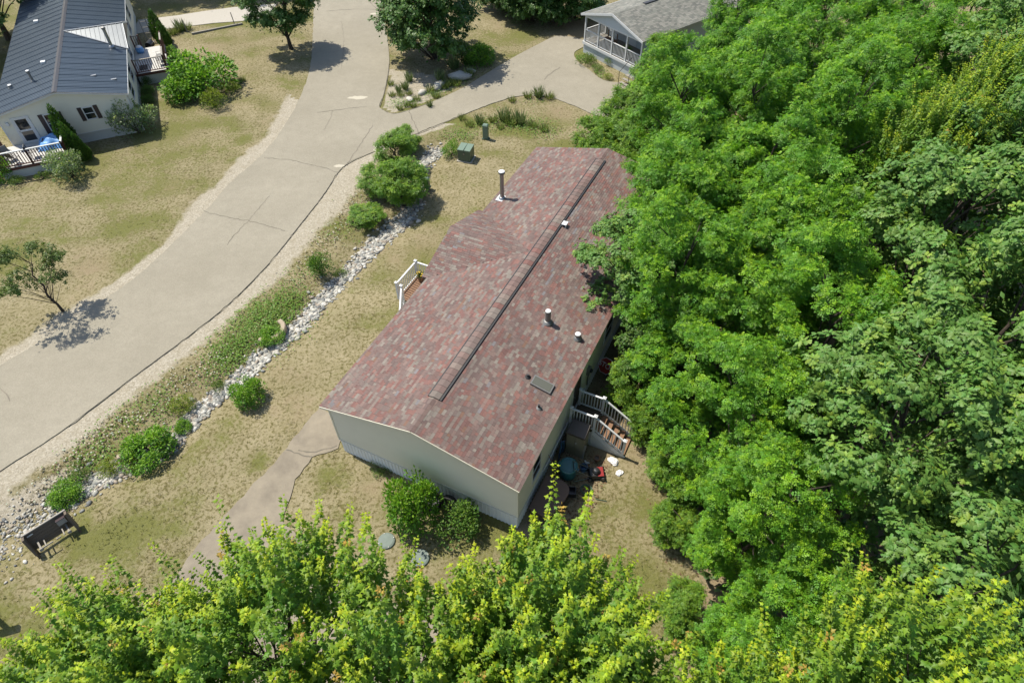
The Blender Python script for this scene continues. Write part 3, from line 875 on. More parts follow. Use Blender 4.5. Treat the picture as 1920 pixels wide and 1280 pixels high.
part('door_handle', 'steel', dl, (WX0 - .08, WX0 - .03, 9.3, 9.35, 1.9, 1.95))
mt = part('electric_meter', 'steel_dull', h1, (WX1, WX1 + .14, 6.85, 7.1, 1.75, 2.15))
MB().lathe([(.09, 0), (.09, .08), (.05, .1)], 14).build('meter_dome', M['glass'], mt, (WX1 + .14, 6.97, 2.0)).rotation_euler = (0, math.pi / 2, 0)
MB().tube([(WX1 + .07, 6.97, 1.0), (WX1 + .07, 6.97, 1.75)], [.03, .03], 8).build('conduit', M['steel_dull'], mt)
MB().tube([(WX1 + .08, 2.3, 1.0), (WX1 + .08, 6.8, 1.0)], [.03, .03], 8).build('pipe_run', M['offwhite'], h1)

# ------------------------------------------------------------------ stairs and things around the red-roofed house
def at_house(name, h, x, y, z=0., rz=0.):
    w = to_world(h, x, y)
    return empty(name, (w[0], w[1], z), -h[2] + rz)

st = at_house('deck_stairs', H1, 8.4, 4.85)
tag(st, 'wooden back stairs with white railings at the rear door', 'stairs')
for i in range(8):
    part('deck_board', 'wood_old', st, (.0, 1.1, .0 + i * .13, .122 + i * .13, .96, 1.0))
for i in range(5):
    x = 1.12 + i * .28
    part('tread', 'wood', st, (x, x + .25, -.02, 1.04, .80 - i * .19, .84 - i * .19))
for y in (-.03, 1.05):
    MB().bar((1.0, y, .92), (2.5, y, -.02), .035, .22).build('stringer', M['white'], st)
ribbed((0, -.06), (1.05, -.06), -.02, .93, (0, -1), .12, .012, M['offwhite'], 'skirt_panel', st)
MB().add([(1.05, -.06, -.02), (2.3, -.06, -.02), (1.05, -.06, .76), (1.05, -.045, -.02), (2.3, -.045, -.02), (1.05, -.045, .76)], [(0, 1, 2), (3, 5, 4), (0, 2, 5, 3), (1, 4, 5, 2)]).build('skirt_panel', M['offwhite'], st)
railing(st, (.06, 0), (1.08, 0), 1.0, .92, posts=(True, True))
railing(st, (.06, 1.0), (1.08, 1.0), 1.0, .92, posts=(True, True))
railing(st, (1.08, 0), (2.42, 0), 1.0, .92, dz=-.88, posts=(False, True))
railing(st, (1.08, 1.0), (2.42, 1.0), 1.0, .92, dz=-.88, posts=(False, True))

pt = at_house('front_porch', H1, -.05, 8.0)
tag(pt, 'white-railed entry porch showing beyond the lane-side eave', 'porch')
for i in range(13):
    part('deck_board', 'wood', pt, (-1.9, .3, .08 + i * .14, .21 + i * .14, .91, .95))
railing(pt, (-1.88, .1), (-1.88, 1.86), .95, .95, gap=.14)
railing(pt, (-1.88, 1.86), (.25, 1.86), .95, .95, gap=.14, posts=(False, True))
railing(pt, (-1.55, .02), (-1.0, -1.15), .95, .95, gap=.14, dz=-.6)
for i in range(4):
    part('tread', 'wood', pt, (-.9, -.1, -.34 - i * .32, -.04 - i * .32, .73 - i * .2, .77 - i * .2))
for y in (.12, 1.8):
    for x in (-1.8, 0): part('leg', 'white', pt, (x - .05, x + .05, y - .05, y + .05, -.05, .91))
ribbed((-1.86, .06), (.2, .06), 0, .9, (0, -1), .14, .01, M['white'], 'skirt_panel', pt)
ribbed((-1.86, 1.86), (-1.86, .06), 0, .9, (-1, 0), .14, .01, M['white'], 'skirt_panel', pt)

def flower_pot(x, y, z):
    w = to_world(H1, x, y)
    e = tag(empty('flower_pot', (w[0], w[1], z)), 'pot of yellow flowers in the porch railing corner', 'flower pot')
    MB().lathe([(.10, 0), (.15, .24), (.165, .25), (.165, .28), (.13, .28)], 14).build('pot', M['wood'], e)
    V_, T_ = [], []
    for i in range(90):
        a, r_ = random.uniform(0, 6.28), random.uniform(0, .2)
        p = np.array((r_ * math.cos(a), r_ * math.sin(a), .3 + random.uniform(0, .2)))
        d = rng.normal(size=3) * .05; e2 = rng.normal(size=3) * .05
        T_.append((len(V_), len(V_) + 1, len(V_) + 2)); V_ += [p, p + d, p + e2]
    n_ = len(V_)
    obj('foliage', mesh_arrays('foliage', np.array(V_), np.array(T_), np.tile((.09, .15, .02), (n_, 1)), M['leaf']), e)
    mb = MB()
    for i in range(26):
        a, r_ = random.uniform(0, 6.28), random.uniform(0, .19)
        mb.lathe([(.012, 0), (.03, .015), (.012, .025)], 6, (r_ * math.cos(a), r_ * math.sin(a), .42 + random.uniform(0, .12)))
    mb.build('blooms', M['yellow'], e)
flower_pot(-1.62, 9.65, .95)

cab = at_house('storage_cabinet', H1, 8.62, 4.05)
tag(cab, 'tan garden storage cabinet with dark lid beside the back stairs', 'cabinet')
MB().box(0, .74, 0, .62, 0, 1.38).build('body', M['tan_plastic'], cab)
for x in (.0, .376): part('cabinet_door', 'tan_plastic', cab, (x + .02, x + .35, -.022, 0, .06, 1.32))
MB().add([(-.04, -.05, 1.38), (.78, -.05, 1.38), (.78, .66, 1.38), (-.04, .66, 1.38), (-.02, -.03, 1.46), (.76, -.03, 1.46), (.74, .64, 1.54), (0, .64, 1.54)], [(0, 3, 2, 1), (4, 5, 6, 7), (0, 1, 5, 4), (1, 2, 6, 5), (2, 3, 7, 6), (3, 0, 4, 7)]).build('lid', M['lid_brown'], cab)
MB().lathe([(.022, 0), (.022, .03)], 10).build('knob', M['capwhite'], cab, (.42, -.03, .95)).rotation_euler = (math.pi / 2, 0, 0)

br = at_house('lidded_barrel', H1, 9.12, 3.09)
tag(br, 'round teal lidded tub standing behind the house', 'tub')
MB().lathe([(.28, 0), (.33, .1), (.345, .62), (.36, .66)], 24).build('body', M['teal'], br)
MB().lathe([(.375, .655), (.385, .69), (.36, .73), (.33, .735), (.30, .72), (.05, .725)], 28).build('lid', M['teal'], br)
for s in (-1, 1): part('handle', 'teal', br, (s * .40 - .03, s * .40 + .03, -.08, .08, .6, .63))

bs = at_house('blue_sled', H1, 8.47, 3.75)
tag(bs, 'blue plastic sled stood on end against the house wall', 'sled')
vs, fs = [], []
for i in range(9):
    t = i / 8; z = .02 + t * 1.0; w = .26 - .12 * max(0, t - .7) / .3
    for j in range(7):
        s = j / 6 * 2 - 1
        vs.append((.10 - .10 * (1 - s * s) + .05 * t, s * w, z))
fs = [(i * 7 + j, i * 7 + j + 1, i * 7 + j + 8, i * 7 + j + 7) for i in range(8) for j in range(6)]
so = MB().add(vs, fs).build('shell', M['blue'], bs)
sm = so.modifiers.new('thick', 'SOLIDIFY'); sm.thickness = .02
MB().tube([(.16, -.12, .98), (.2, 0, 1.08), (.16, .12, .98)], [.012] * 3, 6).build('pull_rope', M['black'], bs)

cv = at_house('brown_cover', H1, 8.42, .75)
tag(cv, 'brown rounded lid of a low deck box behind the house corner', 'deck box')
cpts = [(.0, .1), (.85, .0), (1.1, .95), (1.14, 1.3), (1.08, 1.52), (.92, 1.66), (.7, 1.72), (.05, 1.70)]
MB().prism([(x * .95 + .02, y * .95 + .04) for x, y in cpts], 0, .42).build('box', M['lid_brown'], cv)
MB().prism(cpts, .43, .50).build('lid', M['brown_plastic'], cv)

rk = at_house('garden_rake', H1, 8.5, 2.75)
tag(rk, 'wooden-handled tool leaning on the rear wall', 'tool')
MB().tube([(.35, .05, .02), (-.12, .0, 1.45)], [.017, .016], 8).build('handle', M['wood'], rk)
MB().bar((.36, -.18, .04), (.36, .24, .04), .03, .05).build('head', M['steel_dull'], rk)

def mower():
    e = at_house('lawn_mower', H1, 10.15, 3.55, 0, .5)
    tag(e, 'small red and black push mower beside the back stairs', 'mower')
    MB().add([(-.3, -.24, .12), (.32, -.24, .12), (.32, .24, .12), (-.3, .24, .12), (-.24, -.19, .26), (.27, -.19, .26), (.27, .19, .26), (-.24, .19, .26)], [(0, 3, 2, 1), (4, 5, 6, 7), (0, 1, 5, 4), (1, 2, 6, 5), (2, 3, 7, 6), (3, 0, 4, 7)]).build('deck', M['black_gloss'], e)
    part('stripe', 'red', e, (.05, .29, -.21, .21, .245, .268))
    MB().lathe([(.15, .26), (.15, .36), (.1, .42), (.04, .43)], 16).build('engine', M['black_gloss'], e)
    for x in (-.27, .27):
        for y in (-.27, .27):
            w = MB().lathe([(.1, -.025), (.105, -.01), (.105, .01), (.1, .025)], 16).build('wheel', M['black'], e, (x, y, .1)); w.rotation_euler = (math.pi / 2, 0, 0)
            MB().lathe([(.055, -.028), (.055, .028)], 12).build('hub', M['steel'], w)
    for y in (-.2, .2):
        MB().tube([(-.25, y, .22), (-.95, y, .85)], [.013, .013], 8).build('handle_bar', M['steel'], e)
    MB().tube([(-.95, -.2, .85), (-.95, .2, .85)], [.016, .016], 8).build('grip', M['black'], e)
mower()
def bag(x, y, s, lab, seed):
    r = np.random.default_rng(seed)
    w = to_world(H1, x, y)
    vs, fs = [], []
    for i in range(7):
        for j in range(12):
            t = i / 6 * math.pi * .5; a = j / 12 * 6.283
            rr = s * math.cos(t) * (1 + r.normal() * .13)
            vs.append((rr * math.cos(a), rr * math.sin(a) * .75, s * .55 * math.sin(t) * (1 + r.normal() * .12)))
    fs = [(i * 12 + j, i * 12 + (j + 1) % 12, (i + 1) * 12 + (j + 1) % 12, (i + 1) * 12 + j) for i in range(6) for j in range(12)]
    tag(MB().add(vs, fs).build('crumpled_bag', M['paper'], None, (w[0], w[1], 0), r.uniform(0, 6)), lab, 'bag')
bag(10.60, 4.45, .24, 'larger crumpled white bag at the foot of the back stairs', 3)
bag(10.98, 4.05, .17, 'smaller flattened white bag lying on the brown soil', 5)

def tyre(name, x, y, z, R, r_, tilt_, lab, h=H1, rz=0):
    w = to_world(h, x, y)
    e = tag(empty(name, (w[0], w[1], z), -h[2] + rz), lab, 'tyre')
    mb = MB(); vs = []; n_, m = 26, 10
    for i in range(n_):
        a = i / n_ * 6.283
        for j in range(m):
            b = j / m * 6.283
            vs.append(((R + r_ * math.cos(b)) * math.cos(a), (R + r_ * math.cos(b)) * math.sin(a), r_ * 1.15 * math.sin(b)))
    mb.add(vs, [(i * m + j, ((i + 1) % n_) * m + j, ((i + 1) % n_) * m + (j + 1) % m, i * m + (j + 1) % m) for i in range(n_) for j in range(m)])
    t = mb.build('tread', M['black'], e); t.rotation_euler = (tilt_, 0, 0)
    t = MB().lathe([(R - r_ * .8, -.05), (R - r_ * .8, .03)], 20).build('rim', M['black_gloss'], e); t.rotation_euler = (tilt_, 0, 0)
    MB().lathe([(.05, .03), (.04, .045)], 12).build('hub', M['steel_dull'], t)
tyre('spare_tyre', 5.55, -.22, .34, .27, .1, math.radians(68), 'black tyre leaning on the pale skirting of the gable end')
tyre('spare_tyre', 4.85, -.38, .12, .26, .1, 0.1, 'black tyre lying flat behind the round green bush', H1, .3)

def clutter(name, x, y, lab, cat, rz=0.):
    return tag(at_house(name, H1, x, y, 0, rz), lab, cat)
e = clutter('plastic_bucket', 9.62, 3.55, 'small dark blue bucket between the teal tub and the cabinet', 'bucket')
MB().lathe([(.12, 0), (.15, .28), (.16, .3), (.14, .3), (.11, .04)], 16).build('body', M['blue'], e)
MB().tube([(-.15, 0, .29), (0, .06, .36), (.15, 0, .29)], [.006] * 3, 6).build('handle', M['steel'], e)
e = clutter('milk_crate', 9.55, 2.35, 'black plastic crate on the shaded litter', 'crate', .4)
for b in ((-.2, .2, -.17, -.15, 0, .27), (-.2, .2, .15, .17, 0, .27), (-.2, -.18, -.15, .15, 0, .27), (.18, .2, -.15, .15, 0, .27)): part('side', 'black_gloss', e, b)
part('base', 'black_gloss', e, (-.18, .18, -.15, .15, .01, .03))
e = clutter('clay_pot', 9.95, 4.2, 'reddish clay pot by the stair skirting', 'pot')
MB().lathe([(.08, 0), (.12, .2), (.14, .2), (.14, .24), (.11, .24), (.09, .1)], 16).build('body', M['wood'], e); MB().lathe([(.1, .19), (.02, .2)], 12).build('soil', M['lid_brown'], e)
e = clutter('hose_coil', 10.05, 2.75, 'dark garden hose coiled on the ground', 'hose')
MB().tube([((.24 - .012 * (i % 24) / 6) * math.cos(i * .4), (.22 - .01 * (i % 24) / 6) * math.sin(i * .4), .02 + .0016 * i) for i in range(62)], [.014] * 62, 6).build('coil', M['green_box'], e)
MB().tube([(.24, 0, .02), (.5, -.2, .02), (.9, -.1, .02)], [.014] * 3, 6).build('tail', M['green_box'], e)
e = clutter('scrap_tubing', 9.8, 3.15, 'thin metal tube frame lying near the mower', 'frame', .7)
for a, b in (((-.4, 0, .03), (.4, 0, .03)), ((-.4, .3, .03), (.4, .3, .03)), ((-.4, 0, .03), (-.4, .3, .03)), ((.4, 0, .03), (.4, .3, .03))): MB().tube([a, b], [.015, .015], 6).build('tube', M['steel'], e)
e = clutter('scrap_board', 9.35, 4.02, 'pale scrap board leaning on the tan cabinet', 'board', .2)
MB().bar((0, 0, 0), (.05, .16, .8), .16, .02).build('board', M['wood_grey'], e)
for i, (x, y, lab) in enumerate(((9.0, 3.72, 'small white stone by the blue sled'), (9.18, 3.66, 'second small white stone beside the blue sled'), (9.55, 3.95, 'small white stone in front of the cabinet'), (9.66, 3.92, 'white stone right of the one before the cabinet'))):
    w = to_world(H1, x, y); o = obj('white_stone', stone_mesh('white_stone', 500 + i, M['stone_one']), None, (w[0], w[1], .03), i, .075); o.color = (.8, .8, .78, 1); tag(o, lab, 'stone', 'small white stones')

sg = at_house('stop_sign', H1, 8.75, 8.35, 0, 0)
tag(sg, 'red octagonal STOP sign propped in the shade beside the wall', 'sign')
th0 = math.radians(-40) - (-H1[2])
sgf = Matrix.Rotation(th0, 4, 'Z') @ Matrix.Translation((0, 0, .95)) @ Matrix.Rotation(math.radians(58), 4, 'X')
oct_ = lambda R: [(R * math.cos(math.pi / 8 + i * math.pi / 4), R * math.sin(math.pi / 8 + i * math.pi / 4)) for i in range(8)]
pl = MB().prism(oct_(.40), -.004, 0).build('border', M['sign_white'], sg); pl.matrix_basis = sgf
fa = MB().prism(oct_(.372), .0005, .003).build('face', M['red'], sg); fa.matrix_basis = sgf
tc = bpy.data.curves.new('stop_text', 'FONT'); tc.body = 'STOP'; tc.size = .34; tc.align_x = 'CENTER'; tc.align_y = 'CENTER'; tc.extrude = .001
tmp = bpy.data.objects.new('tmp', tc); col.objects.link(tmp)
bpy.context.view_layer.update()
tm = bpy.data.meshes.new_from_object(tmp.evaluated_get(bpy.context.evaluated_depsgraph_get()))
bpy.data.objects.remove(tmp)
tm.materials.clear(); tm.materials.append(M['sign_white'])
tx = obj('lettering', tm, sg); tx.matrix_basis = sgf @ Matrix.Translation((0, 0, .005)) @ Matrix.Scale(.9, 4, (1, 0, 0))
ps = MB().bar((0, 0, -.2), (0, 0, .9), .05, .03).build('post', M['steel_dull'], sg); ps.location = (0, .12, 0)

for u, v, r_, lab in ((725, 1014, .32, 'round green septic lid half under the maple leaves, nearer the driveway'), (788, 1046, .34, 'round green septic lid in the open dry grass')):
    x, y = gp(u, v)
    e = tag(empty('septic_lid', (x, y, 0), .4), lab, 'lid', 'septic lids')
    MB().lathe([(r_, -.03), (r_, .05), (r_ - .03, .07)], 30).build('rim', M['lid_green'], e)
    MB().lathe([(r_ - .05, .05), (r_ - .06, .082), (.05, .09)], 30).build('cover', M['lid_green'], e)
    for a in range(4):
        MB().lathe([(.02, .06), (.02, .09)], 8, ((r_ - .035) * math.cos(a * 1.57), (r_ - .035) * math.sin(a * 1.57), 0)).build('bolt', M['steel_dull'], e)

# utility boxes
x, y = gp(874, 303)
e = tag(empty('transformer_box', (x, y + .35, 0), -.30), 'squat green utility transformer box on the dry lawn', 'utility box')
MB().box(-.42, .42, -.4, .4, -.05, .78).build('cabinet', M['green_box'], e)
MB().add([(-.44, -.43, .78), (.44, -.43, .78), (.44, .42, .82), (-.44, .42, .82), (-.43, -.42, .83), (.43, -.42, .83), (.43, .41, .87), (-.43, .41, .87)], [(0, 3, 2, 1), (4, 5, 6, 7), (0, 1, 5, 4), (1, 2, 6, 5), (2, 3, 7, 6), (3, 0, 4, 7)]).build('lid', M['green_box_top'], e)
part('lid_seam', 'green_box', e, (-.012, .012, -.425, .41, .80, .874))
part('concrete_pad', 'concrete', e, (-.5, .5, -.48, .48, -.06, .03))
part('latch', 'steel_dull', e, (-.05, .05, -.43, -.40, .5, .62))
for u, v, h_, r_, mm, lab in ((911, 260, .98, .17, 'green_box_top', 'upright pale green utility pedestal near the drive'), (801, 351, .6, .16, 'green_box', 'short dark green utility pedestal in the shade of the bush')):
    x, y = gp(u, v)
    e = tag(empty('utility_pedestal', (x, y, 0), -.3), lab, 'utility box', 'utility pedestals')
    MB().box(-r_, r_, -r_ * .8, r_ * .8, -.03, h_).build('body', M[mm], e)
    MB().add([(-r_ * 1.12, -r_ * .92, h_), (r_ * 1.12, -r_ * .92, h_), (r_ * 1.12, r_ * .92, h_), (-r_ * 1.12, r_ * .92, h_), (-r_ * .8, -r_ * .6, h_ + .07), (r_ * .8, -r_ * .6, h_ + .07), (r_ * .8, r_ * .6, h_ + .07), (-r_ * .8, r_ * .6, h_ + .07)],
             [(0, 3, 2, 1), (4, 5, 6, 7), (0, 1, 5, 4), (1, 2, 6, 5), (2, 3, 7, 6), (3, 0, 4, 7)]).build('cap', M['green_box_top'], e)
    for i in range(5):
        part('louvre', 'green_box', e, (-r_ - .012, -r_, -r_ * .6, r_ * .6, .25 + i * h_ * .12, .29 + i * h_ * .12))
    part('flange', 'green_box', e, (-r_ * 1.3, r_ * 1.3, -r_ * 1.1, r_ * 1.1, -.03, .06))

# curved concrete edgings in the swale
def edging(pts, lab):
    P_ = smooth([gp(*p) for p in pts], .12)
    z0 = gz(*P_[0])
    mb = MB(); vs = []
    for i, p in enumerate(P_):
        a, b = P_[max(i - 1, 0)], P_[min(i + 1, len(P_) - 1)]
        dx, dy = b[0] - a[0], b[1] - a[1]; l_ = math.hypot(dx, dy)
        nx_, ny_ = -dy / l_ * .12, dx / l_ * .12
        for s, z in ((1, -.2), (1, .2), (.7, .25), (-.7, .25), (-1, .2), (-1, -.2)):
            vs.append((p[0] + nx_ * s, p[1] + ny_ * s, z0 + z))
    n_ = len(P_)
    mb.add(vs, [(i * 6 + j, i * 6 + j + 1, i * 6 + j + 7, i * 6 + j + 6) for i in range(n_ - 1) for j in range(5)] + [(0, 1, 2, 3, 4, 5)[::-1], tuple((n_ - 1) * 6 + j for j in range(6))])
    tag(mb.build('curved_edging', M['edging']), lab, 'edging', 'curved edging pieces')
edging([(524, 601), (531, 609), (528, 622), (513, 633), (497, 638), (487, 635)], 'curved tan concrete edging by the green ground cover')
edging([(255, 822), (254, 836), (243, 848), (228, 856), (221, 859)], 'curved pale concrete edging at the low end among weeds')

# weathered plank stand near the maples
x, y = gp(109, 1016, .1)
e = tag(empty('plank_stand', (x - .08, y + .12, 0), math.radians(44)), 'weathered dark wooden plank stand with a small box, on the dry lawn', 'stand')
W2 = .92
e.rotation_euler = (math.radians(-25), 0, math.radians(44)); e.scale = (.8, .8, .8)
for i in range(6):
    part('plank', 'wood_stand', e, (-W2 + .05, W2 - .05, -.005, .03 + .006 * (i % 2), .22 + i * .152, .362 + i * .152))
for s in (-1, 1):
    part('side_board', 'wood_stand', e, (s * W2 - .05, s * W2 + .05, -.42, .06, .12, 1.12))
    part('leg', 'wood_old', e, (s * (W2 - .02) - .045, s * (W2 - .02) + .045, -.05, .04, -.1, .22))
    part('leg', 'wood_old', e, (s * (W2 - .02) - .045, s * (W2 - .02) + .045, -.40, -.31, -.1, .12))
    MB().bar((s * .62, -.02, .52), (s * .62, -.46, .30), .07, .08).build('bracket', M['wood_grey'], e)
    MB().bar((s * .40, -.02, .46), (s * .40, -.46, .30), .05, .06).build('bracket', M['wood_grey'], e)
    part('bracket_block', 'wood_grey', e, (s * .62 - .07, s * .62 + .07, -.54, -.42, .24, .36))
part('cap_board', 'wood_grey', e, (-W2 - .04, W2 + .04, -.04, .1, 1.12, 1.165))
part('sunlit_face', 'offwhite', e, (-.6, .5, .075, .09, .8, 1.08))  # off-white stands in for sunlight on the outer face
part('shelf_slat', 'wood_grey', e, (-.55, -.1, -.5, -.44, .30, .35))
part('shelf_slat', 'wood_grey', e, (.05, .25, -.5, -.44, .30, .35))
bx_ = part('mail_box', 'wood_grey', e, (.42, .80, -.30, -.02, .72, .96))
part('box_lid', 'shutter', bx_, (.41, .81, -.31, -.01, .96, .985))
part('name_strip', 'offwhite', e, (-.80, -.55, -.025, -.008, .96, 1.02))
x, y = gp(14, 1170)
e = tag(empty('dark_post', (x - .5, y + .2, 0), .3), 'dark wooden post at the left edge casting a long shadow', 'post')
MB().box(-.06, .06, -.06, .06, -.1, 1.25).build('shaft', M['wood_old'], e)
MB().box(-.3, .3, -.1, .1, 1.25, 1.5).build('box', M['wood_old'], e)

# ------------------------------------------------------------------ the grey metal-roofed house
h2 = empty('metal_roof_house', (H2[0], H2[1], 0), -H2[2])
tag(h2, 'beige house with charcoal ribbed metal roof across the lane', 'house')
Z2, R2_ = 2.76, .89
X0, X1, Y0, Y1 = -H2W + .15, -.15, .18, H2L - .15
rt2 = lambda x: Z2 + R2_ * (1 - abs(x + H2W / 2) / (H2W / 2))
SK2 = .68
lap_wall((X0, Y0), (X1, Y0), SK2, lambda t: rt2(X0 + t) - .1, (0, -1), .115, .016, M['siding_beige'], parent=h2)
lap_wall((X1, Y0), (X1, Y1), SK2, lambda t: Z2 - .1, (1, 0), .115, .016, M['siding_beige'], parent=h2)
lap_wall((X0, Y1), (X0, Y0), SK2, lambda t: Z2 - .1, (-1, 0), .115, .016, M['siding_beige'], parent=h2)
lap_wall((X1, Y1), (X0, Y1), SK2, lambda t: rt2(X1 - t) - .1, (0, 1), .115, .016, M['siding_beige'], parent=h2)
part('skirting', 'offwhite', h2, (X0 + .04, X1 - .04, Y0 + .04, Y1 - .04, -.1, SK2 - .01))
part('base_trim', 'white', h2, (X0 - .02, X1 + .02, Y0 - .035, Y0 + .05, SK2 - .05, SK2 + .002))
for x in (X0 - .02, X1 - .06): part('corner_trim', 'white', h2, (x, x + .08, Y0 - .02, Y0 + .06, SK2, Z2 - .1))
part('downspout', 'white', h2, (X1 + .03, X1 + .10, Y0 + .15, Y0 + .23, 0, Z2 - .1))
roof2 = MB()
for a, b in ((-H2W, -H2W / 2), (-H2W / 2, 0)):
    za, zb = rt2(a), rt2(b)
    roof2.add([(a, 0, za - .09), (b, 0, zb - .09), (b, H2L, zb - .09), (a, H2L, za - .09), (a, 0, za - .01), (b, 0, zb - .01), (b, H2L, zb - .01), (a, H2L, za - .01)], [(0, 3, 2, 1), (4, 5, 6, 7), (0, 1, 5, 4), (1, 2, 6, 5), (2, 3, 7, 6), (3, 0, 4, 7)])
r2o = roof2.build('roof', M['offwhite'], h2)
def metal_panel(L_, w, ribs=4):
    mb = MB(); pr = [(0, 0)]
    for i in range(ribs):
        c_ = (i + .5) * w / ribs
        hgt = .032 if i == 0 else .018
        pr += [(c_ - .035, 0), (c_ - .018, hgt), (c_ + .018, hgt), (c_ + .035, 0)]
    pr.append((w - .004, 0))
    m = len(pr)
    mb.add([(u, t, z) for u in (0, L_) for t, z in pr], [(i, m + i, m + i + 1, i + 1) for i in range(m - 1)])
    return mb
sl2 = math.hypot(H2W / 2, R2_); an2 = math.atan2(R2_, H2W / 2)
PW = H2L / 24
pm = metal_panel(sl2 + .02, PW).mesh('roof_panel', M['metal_roof'])
for i in range(24):
    y = i * PW
    if not (7.7 < y + PW / 2 < 12.4):
        o = obj('roof_panel', pm, r2o, (0.02, y + PW, Z2 + .002)); o.rotation_euler = (0, -an2, math.pi)
    else:
        for a in (0,):
            o = obj('roof_panel', pm, r2o, (0.02, y + PW, Z2 + .002)); o.rotation_euler = (0, -an2, math.pi)
    o = obj('roof_panel', pm, r2o, (-H2W - .02, y, Z2 + .002)); o.rotation_euler = (0, -an2, 0)
MB().add([(-H2W / 2 - .16, -.02, Z2 + R2_ - .01), (-H2W / 2, -.02, Z2 + R2_ + .045), (-H2W / 2 + .16, -.02, Z2 + R2_ - .01), (-H2W / 2 - .16, H2L, Z2 + R2_ - .01), (-H2W / 2, H2L, Z2 + R2_ + .045), (-H2W / 2 + .16, H2L, Z2 + R2_ - .01)],
         [(0, 1, 4, 3), (1, 2, 5, 4), (0, 2, 1)]).build('ridge_cap', M['trim_dark'], r2o)
for s in (0, 1):
    a, b = ((-H2W - .02, Z2 - .05), (-H2W / 2, Z2 + R2_ - .05)) if s == 0 else ((-H2W / 2, Z2 + R2_ - .05), (.02, Z2 - .05))
    MB().bar((a[0], -.012, a[1]), (b[0], -.012, b[1]), .025, .12).build('fascia', M['white'], r2o)
    MB().bar((a[0], -.03, a[1] + .055), (b[0], -.03, b[1] + .055), .03, .02).build('rake_trim', M['trim_dark'], r2o)
MB().bar((.03, 0, Z2 - .05), (.03, H2L, Z2 - .05), .03, .1).build('gutter', M['white'], r2o)
# cross gable on the lane side, sky reflection painted in as lighter metal
cy2, hw2, gr2, gd2 = 10.05, 2.7, .86, 3.8
cg = MB().add([(.12, cy2 - hw2, Z2 + .03), (.12, cy2, Z2 + gr2 + .03), (-gd2, cy2, Z2 + gr2 + .03), (.12, cy2 + hw2, Z2 + .03), (0, cy2 - hw2, Z2 - .05), (0, cy2 + hw2, Z2 - .05)],
              [(0, 1, 2), (1, 3, 2), (0, 3, 1)]).build('cross_gable', M['metal_roof_b'], r2o)
for i in range(13):
    x = .12 - (i + .5) * (gd2 + .1) / 13
    for s in (-1, 1):
        t = (x + gd2) / (gd2 + .12)
        MB().bar((x, cy2, Z2 + gr2 + .045), (x, cy2 + s * hw2 * t, Z2 + gr2 * (1 - t) + .045), .03, .03).build('rib', M['metal_roof_b'], cg)
for s in (-1, 1):
    MB().bar((.13, cy2 + s * hw2, Z2 + .035), (-gd2, cy2, Z2 + gr2 + .04), .09, .03).build('valley_flashing', M['steel'], cg)
MB().bar((.14, cy2, Z2 + gr2 + .05), (-gd2, cy2, Z2 + gr2 + .05), .12, .03).build('ridge_flashing', M['steel'], cg)
for s in (-1, 1): MB().bar((.14, cy2, Z2 + gr2 - .02), (.14, cy2 + s * hw2, Z2 - .02), .03, .1).build('rake_trim', M['white'], cg)
flue(r2o, -.85, 7.5, Z2 + .25, 1.25, .11, .15, 'steel', 'steel_dull')
flue(r2o, -5.5, 3.1, Z2 + .5, .62, .08, .12, 'steel_dull')
flue(r2o, -7.0, 3.45, Z2 + .2, .1, .09, .13, 'steel_dull')
part('box_vent', 'capwhite', r2o, (-5.1, -4.82, 5.3, 5.58, Z2 + .6, Z2 + .8))
part('box_vent', 'capwhite', r2o, (-6.25, -5.95, 14.0, 14.3, Z2 + .38, Z2 + .55))
for x, y in ((-1.9, 2.6), (-.75, 2.1)): part('vent_plate', 'steel', r2o, (x - .17, x + .17, y - .07, y + .07, rt2(x) - .02, rt2(x) + .06))
dd = part('door', 'white', h2, (-7.0, -6.15, Y0 - .03, Y0, SK2 + .02, 2.38))
part('frame', 'white', dd, (-7.1, -7.0, Y0 - .05, Y0 + .01, SK2, 2.46), (-6.15, -6.05, Y0 - .05, Y0 + .01, SK2, 2.46), (-7.0, -6.15, Y0 - .048, Y0 + .01, 2.38, 2.46))
part('pane', 'glass', dd, (-6.9, -6.25, Y0 - .036, Y0 - .03, 1.62, 2.3))
part('pane', 'glass', dd, (-6.9, -6.25, Y0 - .036, Y0 - .03, .86, 1.5))
part('handle', 'steel', dd, (-6.97, -6.93, Y0 - .08, Y0 - .03, 1.5, 1.56))
w1 = window_on(h2, 'y', Y0 - .012, -5.28, -4.5, 1.05, 2.34, -1)
part('air_conditioner', 'white', w1, (-5.1, -4.68, Y0 - .32, Y0 - .04, 1.08, 1.38))
w2 = window_on(h2, 'y', Y0 - .012, -3.0, -2.34, 1.48, 2.34, -1)
for a, b in ((-5.56, -5.30), (-4.48, -4.22)): part('shutter', 'shutter', h2, (a, b, Y0 - .045, Y0 - .015, 1.02, 2.36))
for a, b in ((-3.27, -3.02), (-2.32, -2.07)): part('shutter', 'shutter', h2, (a, b, Y0 - .045, Y0 - .015, 1.45, 2.36))
for y in (2.2, 4.9, 8.6, 13.8, 17): window_on(h2, 'x', X1, y, y + 1.5, 1.25, 2.35, 1)
part('wall_lamp', 'capwhite', h2, (-7.42, -7.26, Y0 - .14, Y0, 2.05, 2.25))

